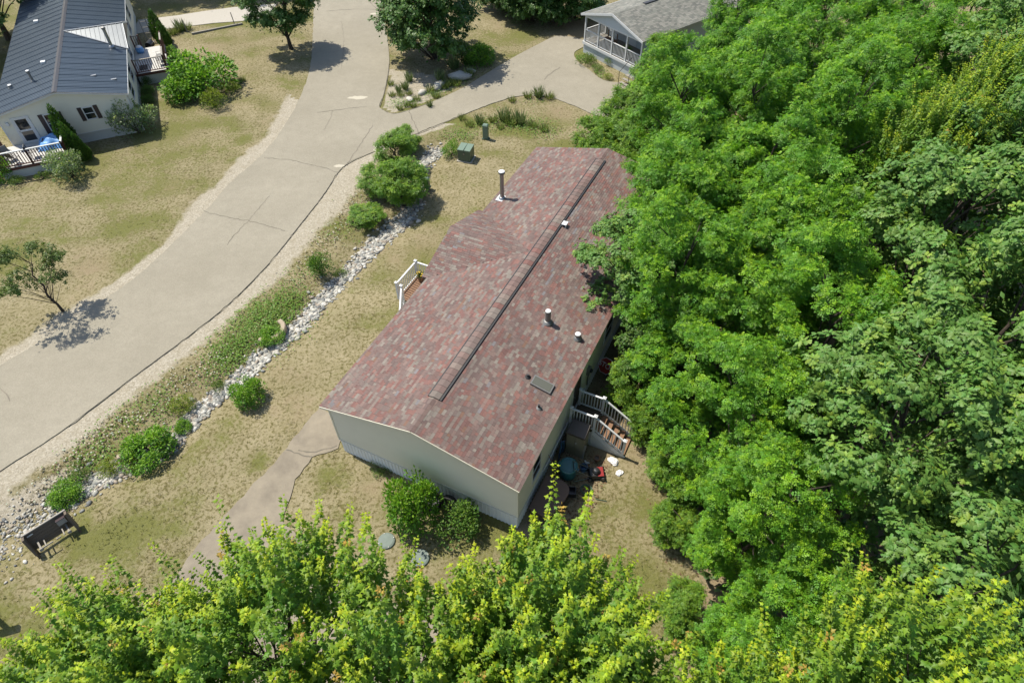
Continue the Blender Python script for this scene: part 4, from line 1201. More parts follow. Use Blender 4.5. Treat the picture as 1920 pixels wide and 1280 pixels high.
def deck(name, lab, x0, x1, y0, y1, z, fl, sides, rail, cap, h=H2, skirt='offwhite'):
    e = tag(at_house(name, h, 0, 0), lab, 'deck')
    n_ = int((y1 - y0) / .145); st_ = (y1 - y0) / n_
    for i in range(n_):
        part('deck_board', fl, e, (x0, x1, y0 + i * st_, y0 + (i + 1) * st_ - .01, z - .04, z))
    part('skirt_panel', skirt, e, (x0 + .05, x1 - .05, y0 + .05, y1 - .05, -.08, z - .05))
    part('rim_joist', rail, e, (x0 - .02, x1 + .02, y0 - .025, y0, z - .18, z - .005), (x1, x1 + .025, y0, y1, z - .18, z - .008), (x0 - .025, x0, y0, y1, z - .18, z - .008))
    for p, q in sides:
        railing(e, p, q, z, .98, rail, cap, .15, .04, railw=.09, cap=False)
    return e
deck('front_deck', 'pale deck with red-brown railing in front of the beige house door', -8.35, -4.35, -2.72, .12, .72, 'deck_pale',
     [((-8.3, -2.68), (-6.4, -2.68)), ((-6.4, -2.68), (-4.4, -2.68)), ((-8.3, .05), (-8.3, -2.68)), ((-4.4, -2.68), (-4.4, -1.5))], 'red_stain', 'offwhite')
deck('side_deck', 'pale side deck with red-brown railing on the lane side of the beige house', -.1, 2.15, 7.4, 12.1, .88, 'deck_pale',
     [((0.02, 7.44), (2.1, 7.44)), ((2.1, 7.44), (2.1, 9.3)), ((2.1, 10.4), (2.1, 12.05)), ((-.0, 12.05), (.5, 12.05))], 'red_stain', 'wood_grey')

# blue tarp over furniture
e = tag(at_house('tarp_cover', H2, -5.35, -.68, .72), 'blue tarp draped over furniture on the front deck', 'tarp')
vs = []; N_ = 22
for i in range(N_):
    for j in range(N_):
        u, v = i / (N_ - 1) * 2 - 1, j / (N_ - 1) * 2 - 1
        hh = .62 * (max(0, 1 - abs(u) ** 4)) * (max(0, 1 - abs(v) ** 4)) * (.8 + .25 * math.sin(3 * u + 1) * math.cos(2.5 * v)) + .04 * math.sin(9 * u + 4 * v) * math.sin(5 * v)
        vs.append((u * .85 + .06 * math.sin(7 * v), v * .75 + .05 * math.sin(6 * u), max(.015, hh)))
MB().add(vs, [(i * N_ + j, (i + 1) * N_ + j, (i + 1) * N_ + j + 1, i * N_ + j + 1) for i in range(N_ - 1) for j in range(N_ - 1)]).build('cloth', M['tarp'], e)
MB().box(-.5, .5, -.25, .25, 0, .4).build('covered_table', M['wood_old'], e)

def patio_chair(h, x, y, z, rz, lab, mat='black', seatm='steel_dull', group='patio chairs'):
    e = tag(at_house('patio_chair', h, x, y, z, rz), lab, 'chair', group)
    for sx in (-.22, .22):
        for sy in (-.2, .2): MB().tube([(sx, sy, 0), (sx * .95, sy * .95, .42)], [.014, .014], 6).build('leg', M[mat], e)
        MB().tube([(sx, .2, .42), (sx, .3, .88)], [.014, .014], 6).build('back_post', M[mat], e)
        MB().tube([(sx, .24, .62), (sx * 1.1, -.2, .6), (sx, -.2, .42)], [.014] * 3, 6).build('arm', M[mat], e)
    MB().box(-.23, .23, -.22, .21, .41, .44).build('seat', M[seatm], e)
    MB().add([(-.21, .22, .5), (.21, .22, .5), (.21, .30, .86), (-.21, .30, .86), (-.21, .24, .5), (.21, .24, .5), (.21, .32, .86), (-.21, .32, .86)], [(0, 3, 2, 1), (4, 5, 6, 7), (0, 1, 5, 4), (1, 2, 6, 5), (2, 3, 7, 6), (3, 0, 4, 7)]).build('backrest', M[seatm], e)
patio_chair(H2, -7.7, -1.7, .72, .6, 'metal patio chair in the far-left corner of the front deck')
patio_chair(H2, -7.35, -2.25, .72, 2.6, 'metal patio chair against the front deck railing')
patio_chair(H2, -6.3, -1.9, .72, 1.6, 'metal patio chair in the middle of the front deck')
patio_chair(H2, 1.75, 8.4, .88, -1.6, 'metal patio chair on the sunny corner of the side deck')
patio_chair(H2, 1.8, 9.15, .88, -1.5, 'metal patio chair by the railing opening of the side deck')
def grill(x, y, lab):
    e = tag(at_house('barbecue_grill', H2, x, y, 0, 1.2), lab, 'grill')
    for sx in (-.25, .25):
        for sy in (-.18, .18): MB().tube([(sx, sy, 0), (sx, sy, .7)], [.016, .016], 6).build('leg', M['black'], e)
    MB().box(-.33, .33, -.24, .24, .62, .82).build('firebox', M['black_gloss'], e)
    MB().tube([(-.33, 0, .82), (.33, 0, .82)], [.235, .235], 14).build('hood', M['black_gloss'], e)
    part('side_shelf', 'steel_dull', e, (.34, .62, -.2, .2, .78, .80))
    MB().tube([(-.2, -.27, .9), (.2, -.27, .9)], [.014, .014], 6).build('handle', M['steel'], e)
grill(1.0, 12.9, 'black barbecue grill on the drive beside the side deck')
e = tag(at_house('door_mat', H2, .45, 8.4, .884), 'dark door mat on the side deck', 'mat'); part('mat', 'black', e, (-.3, .3, -.45, .45, 0, .012))
e = tag(at_house('covered_bundle', H2, .35, 11.3, .88), 'white and blue bundle by the side deck rail', 'bundle')
MB().lathe([(.22, 0), (.3, .15), (.26, .4), (.1, .52)], 12).build('bundle', M['tarp'], e); MB().lathe([(.2, .38), (.22, .46), (.08, .56)], 10).build('wrap', M['paper'], e)
# concrete drive, kerb timber and posts by the metal-roofed house
drv = tag(sheet('house_drive', [gp(*p) for p in [(245, 66), (300, 56), (335, 52), (400, 44), (455, 40), (500, 34), (520, 8), (440, 14), (380, 22), (330, 30), (260, 38)]], .022, M['concrete'], .03), 'pale concrete drive beside the beige house', kind='structure')
for i, (p, q) in enumerate([((360, 65), (455, 46))]):
    a, b = gp(*p), gp(*q)
    tag(MB().bar((a[0], a[1], .05), (b[0], b[1], .05), .14, .16).build('border_timber', M['wood_grey']), 'long grey timber edging beside the concrete drive', 'timber')
for u, v, lab in ((351, 60, 'leaning wooden stake by the drive corner'), (440, 46, 'thin wooden stake near the street tree')):
    x, y = gp(u, v); e = tag(empty('stake', (x, y, 0)), lab, 'stake', 'wooden stakes'); MB().tube([(0, 0, -.1), (-.06, .02, 1.0)], [.04, .035], 7).build('shaft', M['wood_grey'], e)
lad = tag(at_house('wooden_ladder', H2, .5, 15.2, 0, 0), 'wooden ladder frame in the deep shade behind the beige house', 'ladder')
for s in (0, .5): MB().bar((s + .2, 0, 0), (s + .1, .5, 1.8), .06, .06).build('side_rail', M['wood_grey'], lad)
for i in range(4): MB().bar((.17, .1 + i * .12, .35 + i * .42), (.63, .1 + i * .12, .35 + i * .42), .05, .03).build('rung', M['wood_grey'], lad)

# ------------------------------------------------------------------ the white porch house
h3 = empty('white_porch_house', (H3[0], H3[1], 0), -H3[2])
tag(h3, 'pale house with grey shingle roof and white screened-style porch by the drive', 'house')
Z3, R3 = 3.0, .92
rt3 = lambda x: Z3 + R3 * (1 - abs(x - H3W / 2) / (H3W / 2))
lap_wall((.12, .15), (H3W - .12, .15), 2.86, lambda t: rt3(.12 + t) - .08, (0, -1), .12, .012, M['siding_blue'], 'gable_panel', h3)
lap_wall((.3, 2.6), (H3W - .3, 2.6), .9, lambda t: rt3(.3 + t) - .1, (0, -1), .12, .014, M['siding_blue'], parent=h3)
lap_wall((.3, H3L), (.3, 2.6), .3, lambda t: Z3 - .1, (-1, 0), .12, .014, M['siding_blue'], parent=h3)
lap_wall((H3W - .3, 2.6), (H3W - .3, H3L), .3, lambda t: Z3 - .1, (1, 0), .12, .014, M['siding_blue'], parent=h3)
rf = MB()
for a, b in ((-.05, H3W / 2), (H3W / 2, H3W + .05)):
    za, zb = rt3(a), rt3(b)
    rf.add([(a, -.1, za - .09), (b, -.1, zb - .09), (b, H3L, zb - .09), (a, H3L, za - .09), (a, -.1, za), (b, -.1, zb), (b, H3L, zb), (a, H3L, za)], [(0, 3, 2, 1), (4, 5, 6, 7), (0, 1, 5, 4), (1, 2, 6, 5), (2, 3, 7, 6), (3, 0, 4, 7)])
r3o = rf.build('roof', M['offwhite'], h3)
gpal = [tuple(x * .95 for x in srgb(*c)) for c in ((128, 128, 118), (138, 136, 126), (118, 118, 110), (145, 142, 132))]
fld = MB()
s3 = math.hypot(H3W / 2, R3)
for side in (0, 1):
    us = Vector((H3W / 2, 0, R3)).normalized() if side == 0 else Vector((-H3W / 2, 0, R3)).normalized()
    o3 = Vector((-.06, -.1, Z3 - .012)) if side == 0 else Vector((H3W + .06, -.1, Z3 - .012))
    nn = Vector((-R3, 0, H3W / 2)).normalized() if side == 0 else Vector((R3, 0, H3W / 2)).normalized()
    for c in range(int(s3 / .15) + 1):
        yy = -random.uniform(0, .3)
        while yy < H3L:
            a0, a1 = max(0, yy), min(yy + .32, H3L)
            if a1 - a0 > .05:
                p = o3 + us * (c * .15) + Vector((0, a0, 0)) + nn * .002
                b = us * min(.165, s3 + .06 - c * .15); a = Vector((0, a1 - a0 - .006, 0)); n1 = nn * .011; n2 = nn * .003
                fs = [(4, 5, 6, 7), (0, 1, 5, 4), (1, 2, 6, 5), (3, 0, 4, 7)]
                if a.cross(b).dot(nn) < 0: fs = [f_[::-1] for f_ in fs]
                fld.add([p, p + a, p + a + b, p + b, p + n1, p + a + n1, p + a + b + n2, p + b + n2], fs, tuple(np.array(random.choice(gpal)) * random.uniform(.93, 1.07)))
            yy += .32
o = fld.build('shingle_field', M['shingle'], r3o); o['kind'] = 'stuff'
for a, b in (((-.08, Z3 - .05), (H3W / 2, Z3 + R3 - .03)), ((H3W / 2, Z3 + R3 - .03), (H3W + .08, Z3 - .05))):
    MB().bar((a[0], -.125, a[1]), (b[0], -.125, b[1]), .03, .16).build('fascia', M['white'], r3o)
MB().bar((-.08, -.1, Z3 - .05), (-.08, H3L, Z3 - .05), .03, .12).build('fascia', M['white'], r3o)
part('ridge_vent', 'trim_dark', r3o, (H3W / 2 - .14, H3W / 2 + .14, 3.2, 11, Z3 + R3 - .03, Z3 + R3 + .05))
part('porch_floor', 'wood_grey', h3, (.1, H3W - .1, .15, 2.6, .82, .9))
part('floor_fascia', 'white', h3, (.08, H3W - .08, .10, .15, .70, .905), (.05, .1, .15, 2.6, .70, .905))
part('skirt_panel', 'siding_blue', h3, (.14, H3W - .14, .19, .22, -.1, .70), (.14, .17, .22, 2.6, -.1, .70))
part('porch_beam', 'white', h3, (.12, H3W - .12, .16, .28, 2.76, 2.87))
xs = [.2 + i * (H3W - .4) / 4 for i in range(5)]
for x in xs: part('post', 'white', h3, (x - .06, x + .06, .16, .28, .9, 2.76))
for a, b in zip(xs[:-1], xs[1:]): railing(h3, (a + .06, .22), (b - .06, .22), .9, .92, gap=.13, posts=(False, False))
railing(h3, (.2, .28), (.2, 2.5), .9, .92, gap=.13, posts=(False, True))
window_on(h3, 'y', 2.585, 1.0, 1.9, 1.6, 2.6, -1); window_on(h3, 'y', 2.585, 4.4, 5.4, 1.6, 2.6, -1)
dp = part('door', 'white', h3, (2.8, 3.65, 2.55, 2.585, .92, 2.75)); part('handle', 'steel', dp, (2.86, 2.9, 2.5, 2.55, 1.8, 1.86))
# porch bench with striped cushion
e = tag(at_house('porch_bench', H3, 2.0, 1.3, .9), 'wooden bench with pale cushion on the white porch', 'bench')
for i in range(4): part('seat_slat', 'wood', e, (-.55, .55, -.22 + i * .11, -.13 + i * .11, .42, .45))
for i in range(3): part('back_slat', 'offwhite', e, (-.55, .55, .24, .27, .5 + i * .14, .6 + i * .14))
for sx in (-.5, .5):
    for sy in (-.18, .22): part('leg', 'wood', e, (sx - .03, sx + .03, sy - .03, sy + .03, 0, .42 if sy < 0 else .95))
e = tag(at_house('porch_planter', H3, 4.2, .95, .9), 'dark leafy plant in a pot on the white porch', 'planter')
MB().lathe([(.16, 0), (.22, .3), (.24, .32)], 14).build('pot', M['black_gloss'], e)
planter_root = e
s3x = tag(at_house('porch_steps', H3, 6.0, -.2, 0), 'dark metal stair rail at the end of the white porch', 'stairs')
for i in range(4): part('tread', 'wood_grey', s3x, (-.1 , .9, -.3 - i * .27, -.04 - i * .27, .68 - i * .2, .72 - i * .2))
for x in (-.1, .9): MB().tube([(x, 0, 1.7), (x, -1.2, .95), (x, -1.2, 0)], [.022] * 3, 6).build('handrail', M['black'], s3x)

# ------------------------------------------------------------------ vegetation
def fan(outline, ctr, cz=0.0, tipz=-.10):
    vs = [(ctr[0], ctr[1], cz)] + [(x, y, tipz * (abs(x) * 1.2 + max(0, y - .5) * .6)) for x, y in outline]
    n_ = len(outline)
    return np.array(vs, float), np.array([(0, 1 + i, 1 + (i + 1) % n_) for i in range(n_)])
L_MAPLE = fan([(0, .02), (.28, .0), (.22, .2), (.55, .42), (.24, .48), (.17, .62), (0, 1), (-.17, .62), (-.24, .48), (-.55, .42), (-.22, .2), (-.28, .0)][::1], (0, .33), .05, -.28)
L_OAK = fan([(0, 0), (.10, .22), (.27, .30), (.13, .45), (.36, .62), (.15, .68), (.2, .86), (0, 1), (-.2, .86), (-.15, .68), (-.36, .62), (-.13, .45), (-.27, .30), (-.10, .22)], (0, .5), .05, -.25)
L_SIMPLE = (np.array([(0, 0, 0), (.26, .45, -.08), (0, 1, -.12), (-.26, .45, -.08), (0, .48, .03)], float), np.array([(0, 1, 4), (1, 2, 4), (2, 3, 4), (3, 0, 4)]))
L_LITE = (np.array([(0, 0, 0), (.27, .5, -.07), (0, 1, -.12), (-.27, .5, -.07)], float), np.array([(0, 1, 2), (0, 2, 3)]))
L_SPRAY = (np.array([(0, 0, 0), (.22, .5, 0), (0, 1, 0), (-.22, .5, 0)], float), np.array([(0, 1, 2), (0, 2, 3)]))
def compound(np_=3):
    vs, fs = [], []
    for i in range(np_):
        t = .16 + .66 * i / (np_ - 1); ll = .42 * (1 - .3 * abs(t - .5) * 2)
        zz = -.28 * t * t
        for s in (-1, 1):
            b = len(vs); w = .125
            dx, dy = s * .9, .44
            vs += [(0, t, zz), (dx * ll * .5 - dy * w * s, t + dy * ll * .5 + dx * w * s, zz - .015), (dx * ll, t + dy * ll, zz - .07), (dx * ll * .5 + dy * w * s, t + dy * ll * .5 - dx * w * s, zz - .015)]
            fs += [(b, b + 1, b + 2), (b, b + 2, b + 3)]
    b = len(vs); vs += [(0, .84, -.2), (.12, 1.0, -.29), (0, 1.2, -.38), (-.12, 1.0, -.29)]; fs += [(b, b + 1, b + 2), (b, b + 2, b + 3)]
    return np.array(vs, float), np.array(fs)
L_LOCUST = compound()

def unit(v): return v / (np.linalg.norm(v, axis=-1, keepdims=True) + 1e-9)

def leaves(tpl, P, Yd, Nn, S, C):
    """stamp the leaf template: base P, direction Yd, face normal about Nn, size S, colour C"""
    tv, tf = tpl
    Yd = unit(Yd); Xd = unit(np.cross(Yd, Nn)); Zd = np.cross(Xd, Yd)
    V_ = P[:, None, :] + S[:, None, None] * (tv[None, :, 0, None] * Xd[:, None] + tv[None, :, 1, None] * Yd[:, None] + tv[None, :, 2, None] * Zd[:, None])
    n_, m = len(P), len(tv)
    F_ = (tf[None] + (np.arange(n_) * m)[:, None, None]).reshape(-1, 3)
    return V_.reshape(-1, 3), F_, np.repeat(C, m, axis=0)

def cat_geo(parts_):
    V_, F_, C_ = [], [], []; b = 0
    for v, f_, c in parts_:
        V_.append(v); F_.append(f_ + b); C_.append(c); b += len(v)
    return np.concatenate(V_), np.concatenate(F_), np.concatenate(C_)

def sph(r, n_, zmin=-1.):
    z = r.uniform(zmin, 1, n_); a = r.uniform(0, 2 * math.pi, n_); q = np.sqrt(1 - z * z)
    return np.c_[q * np.cos(a), q * np.sin(a), z]

def lumpy(D, seed, amt=.22):
    r = np.random.default_rng(seed); o = np.ones(len(D))
    for q in range(7):
        k_ = unit(r.normal(size=3)); o += amt * np.maximum(0, D @ k_ - .45) * r.choice([-1.2, 1.6])
    return o + amt * .35 * np.sin(D[:, 0] * 7 + r.uniform(0, 6)) * np.sin(D[:, 1] * 6 + r.uniform(0, 6)) * np.cos(D[:, 2] * 5)

def cols(r, n_, base, spread=.16):
    c = np.tile(np.array(base, float), (n_, 1)) * r.uniform(1 - spread, 1 + spread, (n_, 1))
    c[:, 0] *= r.uniform(.82, 1.15, n_)
    return c

def trunk_mesh(name, h_top, r0, limbs, seed, n=8):
    r = np.random.default_rng(seed); mb = MB()
    k_ = 7; pts = [(r.normal() * .05 * i, r.normal() * .05 * i, -.15 + (h_top + .15) * i / (k_ - 1)) for i in range(k_)]
    mb.tube(pts, [r0 * (1.25 if i == 0 else 1 - .8 * i / (k_ - 1)) for i in range(k_)], n)
    P_ = np.array(pts)
    for tgt in limbs:
        z0 = min(h_top * .95, max(h_top * .15, tgt[2] - np.hypot(tgt[0], tgt[1]) * r.uniform(.7, 1.3) - .3))
        s = np.array([np.interp(z0, P_[:, 2], P_[:, 0]), np.interp(z0, P_[:, 2], P_[:, 1]), z0])
        mid = (s + tgt) / 2 + np.array([r.normal() * .12, r.normal() * .12, .15])
        rr = r0 * .32 * r.uniform(.6, 1.1)
        mb.tube([s, mid, tgt], [rr, rr * .62, rr * .2], 6)
    return mb.mesh(name, M['bark'])

G_LOC = (.072, .188, .016); G_LOC2 = (.235, .405, .014)
def locust(seed, h=9.5, r0=2.1, zc=.55, n_cl=120, shoots=20, per=8, low=.08, lsz=(.14, .21), base=G_LOC, tip=G_LOC2):
    r = np.random.default_rng(seed)
    D = sph(r, n_cl, -.95); rad = lumpy(D, seed, .28) * r.uniform(.4, 1.0, n_cl) ** .45
    cz = h * zc; hz = h * (1 - zc) - .4
    ctr = np.c_[D[:, 0] * r0 * rad, D[:, 1] * r0 * rad, cz + D[:, 2] * rad * np.where(D[:, 2] > 0, hz, cz - h * low)]
    cr = r.uniform(.36, .72, n_cl)
    # shoots over the upper side of every branch dome, a small rosette of compound leaves on each
    si = np.repeat(np.arange(n_cl), shoots); ns = len(si)
    d = sph(r, ns, -.35)
    S_c = ctr[si] + d * (cr[si] * r.uniform(.4, 1.08, ns) ** .6)[:, None] * np.array([1, 1, .7])
    ax = unit(d * np.array([.8, .8, .4]) + np.array([0, 0, .7]) + r.normal(size=(ns, 3)) * .25)
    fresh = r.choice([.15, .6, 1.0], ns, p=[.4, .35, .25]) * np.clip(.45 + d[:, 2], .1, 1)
    ids = np.repeat(np.arange(ns), per); n_ = len(ids)
    k_ = np.tile(np.arange(per), ns)
    a1 = unit(np.cross(ax, np.array([.31, .77, .12]))); a2 = np.cross(ax, a1)
    ph = k_ * 2.399 + np.repeat(r.uniform(0, 6.28, ns), per)
    inner = (k_ < 3)
    Yd = a1[ids] * np.cos(ph)[:, None] + a2[ids] * np.sin(ph)[:, None] + ax[ids] * np.where(inner, .9, r.uniform(-.45, .35, n_))[:, None]
    P_ = S_c[ids] + ax[ids] * np.where(inner, .05, -r.uniform(0, .12, n_))[:, None]
    Nn = ax[ids] + np.array([0, 0, .4]) + r.normal(size=(n_, 3)) * .25
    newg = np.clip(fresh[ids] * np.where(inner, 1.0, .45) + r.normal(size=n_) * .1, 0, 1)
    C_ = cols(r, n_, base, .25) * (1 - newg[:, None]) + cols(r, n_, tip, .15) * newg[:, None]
    V_, F_, C2 = leaves(L_LOCUST, P_, Yd, Nn, r.uniform(*lsz, n_) * np.where(inner, .75, 1.1), C_)
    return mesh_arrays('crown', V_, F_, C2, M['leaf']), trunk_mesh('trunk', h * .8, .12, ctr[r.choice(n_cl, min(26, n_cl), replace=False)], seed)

G_OAK = (.100, .190, .036); G_OAK2 = (.20, .295, .04)
def oak(seed, h=12., r0=2.5, zc=.66, n_sh=950, per=11, low=.12, size=(.15, .235), tpl=L_OAK, base=G_OAK, tip=G_OAK2, mat='leaf_oak', tipf=.14, inner=1500, nlimb=30, rtr=.15):
    r = np.random.default_rng(seed)
    # branch domes, then leaf rosettes on their upper sides
    n_b = max(12, n_sh // 26)
    D = sph(r, n_b, -.8); rad = lumpy(D, seed, .26) * r.uniform(.4, 1, n_b) ** .4
    cz = h * zc; hz = h * (1 - zc) - .3
    B_c = np.c_[D[:, 0] * r0 * rad, D[:, 1] * r0 * rad, cz + D[:, 2] * rad * np.where(D[:, 2] > 0, hz, cz - h * low)]
    bi = r.integers(0, n_b, n_sh)
    d = sph(r, n_sh, -.25); bs_ = r.uniform(.55, 1.0, n_b) * r0 / 2.5
    S_c = B_c[bi] + d * (bs_[bi] * r.uniform(.45, 1.05, n_sh))[:, None] * np.array([1.15, 1.15, .6])
    ax = unit(d * np.array([1, 1, .5]) + np.array([0, 0, .9]) + r.normal(size=(n_sh, 3)) * .22)
    ids = np.repeat(np.arange(n_sh), per); n_ = len(ids)
    a1 = unit(np.cross(ax, np.array([.31, .77, .12]))); a2 = np.cross(ax, a1)
    ph = np.tile(np.arange(per) * 2.399, n_sh) + np.repeat(r.uniform(0, 6.28, n_sh), per)
    lift = r.uniform(-.35, .45, n_)
    Yd = a1[ids] * np.cos(ph)[:, None] + a2[ids] * np.sin(ph)[:, None] + ax[ids] * lift[:, None]
    P_ = S_c[ids] + Yd * .02 - ax[ids] * r.uniform(0, .16, n_)[:, None]
    Nn = ax[ids] + r.normal(size=(n_, 3)) * .28
    sh_new = (r.random(n_sh) < tipf)
    newg = (sh_new[ids] * r.uniform(.3, 1, n_))[:, None]
    C_ = cols(r, n_, base, .2) * (1 - newg) + cols(r, n_, tip, .15) * newg
    S_ = r.uniform(*size, n_)
    parts_ = [leaves(tpl, P_, Yd, Nn, S_, C_)]
    if inner:
        q = r.integers(0, n_b, inner); P2 = B_c[q] * np.array([.9, .9, 1]) + r.normal(size=(inner, 3)) * .4 * r0 / 2.5
        parts_.append(leaves(L_SIMPLE, P2, r.normal(size=(inner, 3)), r.normal(size=(inner, 3)) + np.array([0, 0, 1.]), r.uniform(*size, inner), cols(r, inner, base)))
    V_, F_, C2 = cat_geo(parts_)
    return mesh_arrays('crown', V_, F_, C2, M[mat]), trunk_mesh('trunk', h * .82, rtr, B_c[r.choice(n_b, min(nlimb, n_b), replace=False)], seed)

G_MAP = (.100, .188, .015); G_MAP2 = (.345, .405, .014); G_ORG = (.34, .23, .045)
def maple(seed, h=12.7, r0=1.9, zc=.68, n_sp=250, low=.25, orange=.10, sz=.98, splen=(.75, 2.1), bare=.7):
    r = np.random.default_rng(seed)
    D = sph(r, n_sp, -.7); rad = lumpy(D, seed, .3) * r.uniform(.2, 1, n_sp) ** .42
    cz = h * zc; hz = h * (1 - zc) - .9
    B_c = np.c_[D[:, 0] * r0 * rad, D[:, 1] * r0 * rad, cz + D[:, 2] * rad * np.where(D[:, 2] > 0, hz, cz - h * low)]
    Ln = r.uniform(*splen, n_sp) * (1 + .5 * (r.random(n_sp) < .12))
    ax = unit(D * np.array([.42, .42, .2]) + np.array([0, 0, 1.]) + r.normal(size=(n_sp, 3)) * .12)
    per = 90
    ids = np.repeat(np.arange(n_sp), per); n_ = len(ids)
    k_ = np.tile(np.arange(per), n_sp)
    t = (k_ // 2) / (per / 2 - 1)                      # 0 base .. 1 tip, leaves in opposite pairs
    ph = (k_ % 2) * math.pi + (k_ // 2) * 1.62 + np.repeat(r.uniform(0, 6.28, n_sp), per)
    a1 = unit(np.cross(ax, np.array([.31, .77, .12]))); a2 = np.cross(ax, a1)
    outw = a1[ids] * np.cos(ph)[:, None] + a2[ids] * np.sin(ph)[:, None]
    side = np.where(t < .75, r.uniform(.05, .27, n_) * (1 - t * .7), .03)
    P_ = B_c[ids] + ax[ids] * (t * Ln[ids])[:, None] + outw * side[:, None]
    droop = r.uniform(-.75, .25, n_) + .55 * (t > .85)
    Yd = outw + np.array([0, 0, 1.]) * droop[:, None] + r.normal(size=(n_, 3)) * .22
    Nn = np.array([0, 0, 1.]) + outw * .35 + r.normal(size=(n_, 3)) * .35
    S_ = r.uniform(.085, .145, n_) * np.where(t > .82, r.uniform(.45, .8, n_), 1) * sz
    newg = np.clip((t - .55) * 2.2 + r.normal(size=n_) * .22, 0, 1) * r.choice([.3, .75, 1.0], n_sp)[ids]
    C_ = cols(r, n_, G_MAP, .22) * (1 - newg[:, None]) + cols(r, n_, G_MAP2, .18) * newg[:, None]
    og = ((t > .9) & (r.random(n_sp) < orange)[ids] & (D[:, 2] > -.1)[ids])
    C_[og] = cols(r, int(og.sum()), G_ORG, .25)
    V_, F_, C2 = cat_geo([leaves(L_MAPLE, P_, Yd, Nn, S_, C_)])
    cm = mesh_arrays('crown', V_, F_, C2, M['leaf'])
    mb = MB()
    tm_ = trunk_mesh('trunk', h * .62, .13, B_c[r.choice(n_sp, 45, replace=False)], seed)
    return cm, tm_

def dome_shrub(seed, r0=1., h=1.5, n_=2600, size=(.06, .11), base=(.09, .19, .026), tip=(.19, .29, .035), tpl=L_LITE, lump=.5, mat='leaf', clumps=26, upright=.3):
    r = np.random.default_rng(seed)
    D = sph(r, clumps, -.55); rad = lumpy(D, seed, lump) * r.uniform(.35, 1, clumps) ** .5
    Cn = np.c_[D[:, 0] * r0 * .75 * rad, D[:, 1] * r0 * .75 * rad, h * .36 + D[:, 2] * h * .36 * rad]
    ids = r.integers(0, clumps, n_); d = sph(r, n_, -.6)
    P_ = Cn[ids] + d * (r.uniform(.5, 1.05, n_) ** .6)[:, None] * np.array([r0 * .36, r0 * .36, h * .24]) * r.uniform(.75, 1.15, clumps)[ids][:, None]
    P_[:, 2] = np.maximum(P_[:, 2], .03)
    Yd = d + r.normal(size=(n_, 3)) * .45 + np.array([0, 0, upright])
    Nn = d + np.array([0, 0, .8]) + r.normal(size=(n_, 3)) * .4
    nw = np.clip(d[:, 2] * .9 + r.normal(size=n_) * .3, 0, 1)[:, None]
    C_ = cols(r, n_, base, .25) * (1 - nw) + cols(r, n_, tip, .2) * nw
    V_, F_, C2 = leaves(tpl, P_, Yd, Nn, r.uniform(*size, n_), C_)
    mb = MB()
    for i in range(min(9, clumps)):
        mb.tube([(r.normal() * .06, r.normal() * .06, -.08), tuple(Cn[i] * np.array([.5, .5, .6])), tuple(Cn[i])], [.03, .02, .008], 5)
    return mesh_arrays('foliage', V_, F_, C2, M[mat]), mb.mesh('stem', M['bark'])

def arborvitae(seed, r0=.5, h=2.6, n_=4200, base=(.05, .115, .018), tip=(.10, .17, .03)):
    r = np.random.default_rng(seed)
    t = 1 - np.sqrt(r.uniform(0, 1, n_)); a = r.uniform(0, 6.28, n_)
    prof = r0 * np.minimum(1, (1 - t) * 1.5) ** .8 * np.minimum(1, .75 + t * 2) * (1 + .12 * np.sin(a * 5 + t * 9))
    rr = prof * r.uniform(.7, 1.0, n_)
    P_ = np.c_[rr * np.cos(a), rr * np.sin(a), .05 + t * h * .97]
    Yd = np.c_[np.cos(a) * .55, np.sin(a) * .55, np.full(n_, 1.)] + r.normal(size=(n_, 3)) * .22
    Nn = np.c_[np.cos(a), np.sin(a), np.zeros(n_)] + r.normal(size=(n_, 3)) * .6
    nw = r.uniform(0, 1, (n_, 1)) ** 2
    C_ = cols(r, n_, base, .22) * (1 - nw) + cols(r, n_, tip, .2) * nw
    V_, F_, C2 = leaves(L_SPRAY, P_, Yd, Nn, r.uniform(.09, .17, n_), C_)
    return mesh_arrays('foliage', V_, F_, C2, M['leaf_dark']), MB().tube([(0, 0, -.1), (0, 0, h * .9)], [.06, .015], 7).mesh('stem', M['bark'])

def grass_clump(seed, n_=120, h=.4, spread=.16, base=(.10, .16, .03), tip=(.26, .27, .08), lean=.5):
    r = np.random.default_rng(seed)
    a = r.uniform(0, 6.28, n_); rr = spread * np.sqrt(r.uniform(0, 1, n_))
    P_ = np.c_[rr * np.cos(a), rr * np.sin(a), np.zeros(n_)]
    Yd = np.c_[np.cos(a) * lean, np.sin(a) * lean, np.ones(n_)] + r.normal(size=(n_, 3)) * .22
    tp = (np.array([(-.03, 0, 0), (.03, 0, 0), (.02, .6, .02), (-.02, .6, .02), (0, 1, -.12)], float), np.array([(0, 1, 2), (0, 2, 3), (3, 2, 4)]))
    nw = r.uniform(0, 1, (n_, 1))
    C_ = cols(r, n_, base) * (1 - nw) + cols(r, n_, tip) * nw
    V_, F_, C2 = leaves(tp, P_, Yd, r.normal(size=(n_, 3)), r.uniform(.6, 1, n_) * h, C_)
    return mesh_arrays('blades', V_, F_, C2, M['grass'])

def plant_tree(name, protos_, i, x, y, s, rz, label, cat='tree', group=None, sz=1.0, z=None):
    e = empty(name, (x, y, gz(x, y) if z is None else z), rz)
    tag(e, label, cat, group)
    crown, trunk = protos_[i % len(protos_)]
    a = 'crown' if cat == 'tree' else 'foliage'; b = 'trunk' if cat == 'tree' else 'stem'
    obj(b, trunk, e, scale=(s, s, s * sz)); obj(a, crown, e, scale=(s, s, s * sz))
    return e

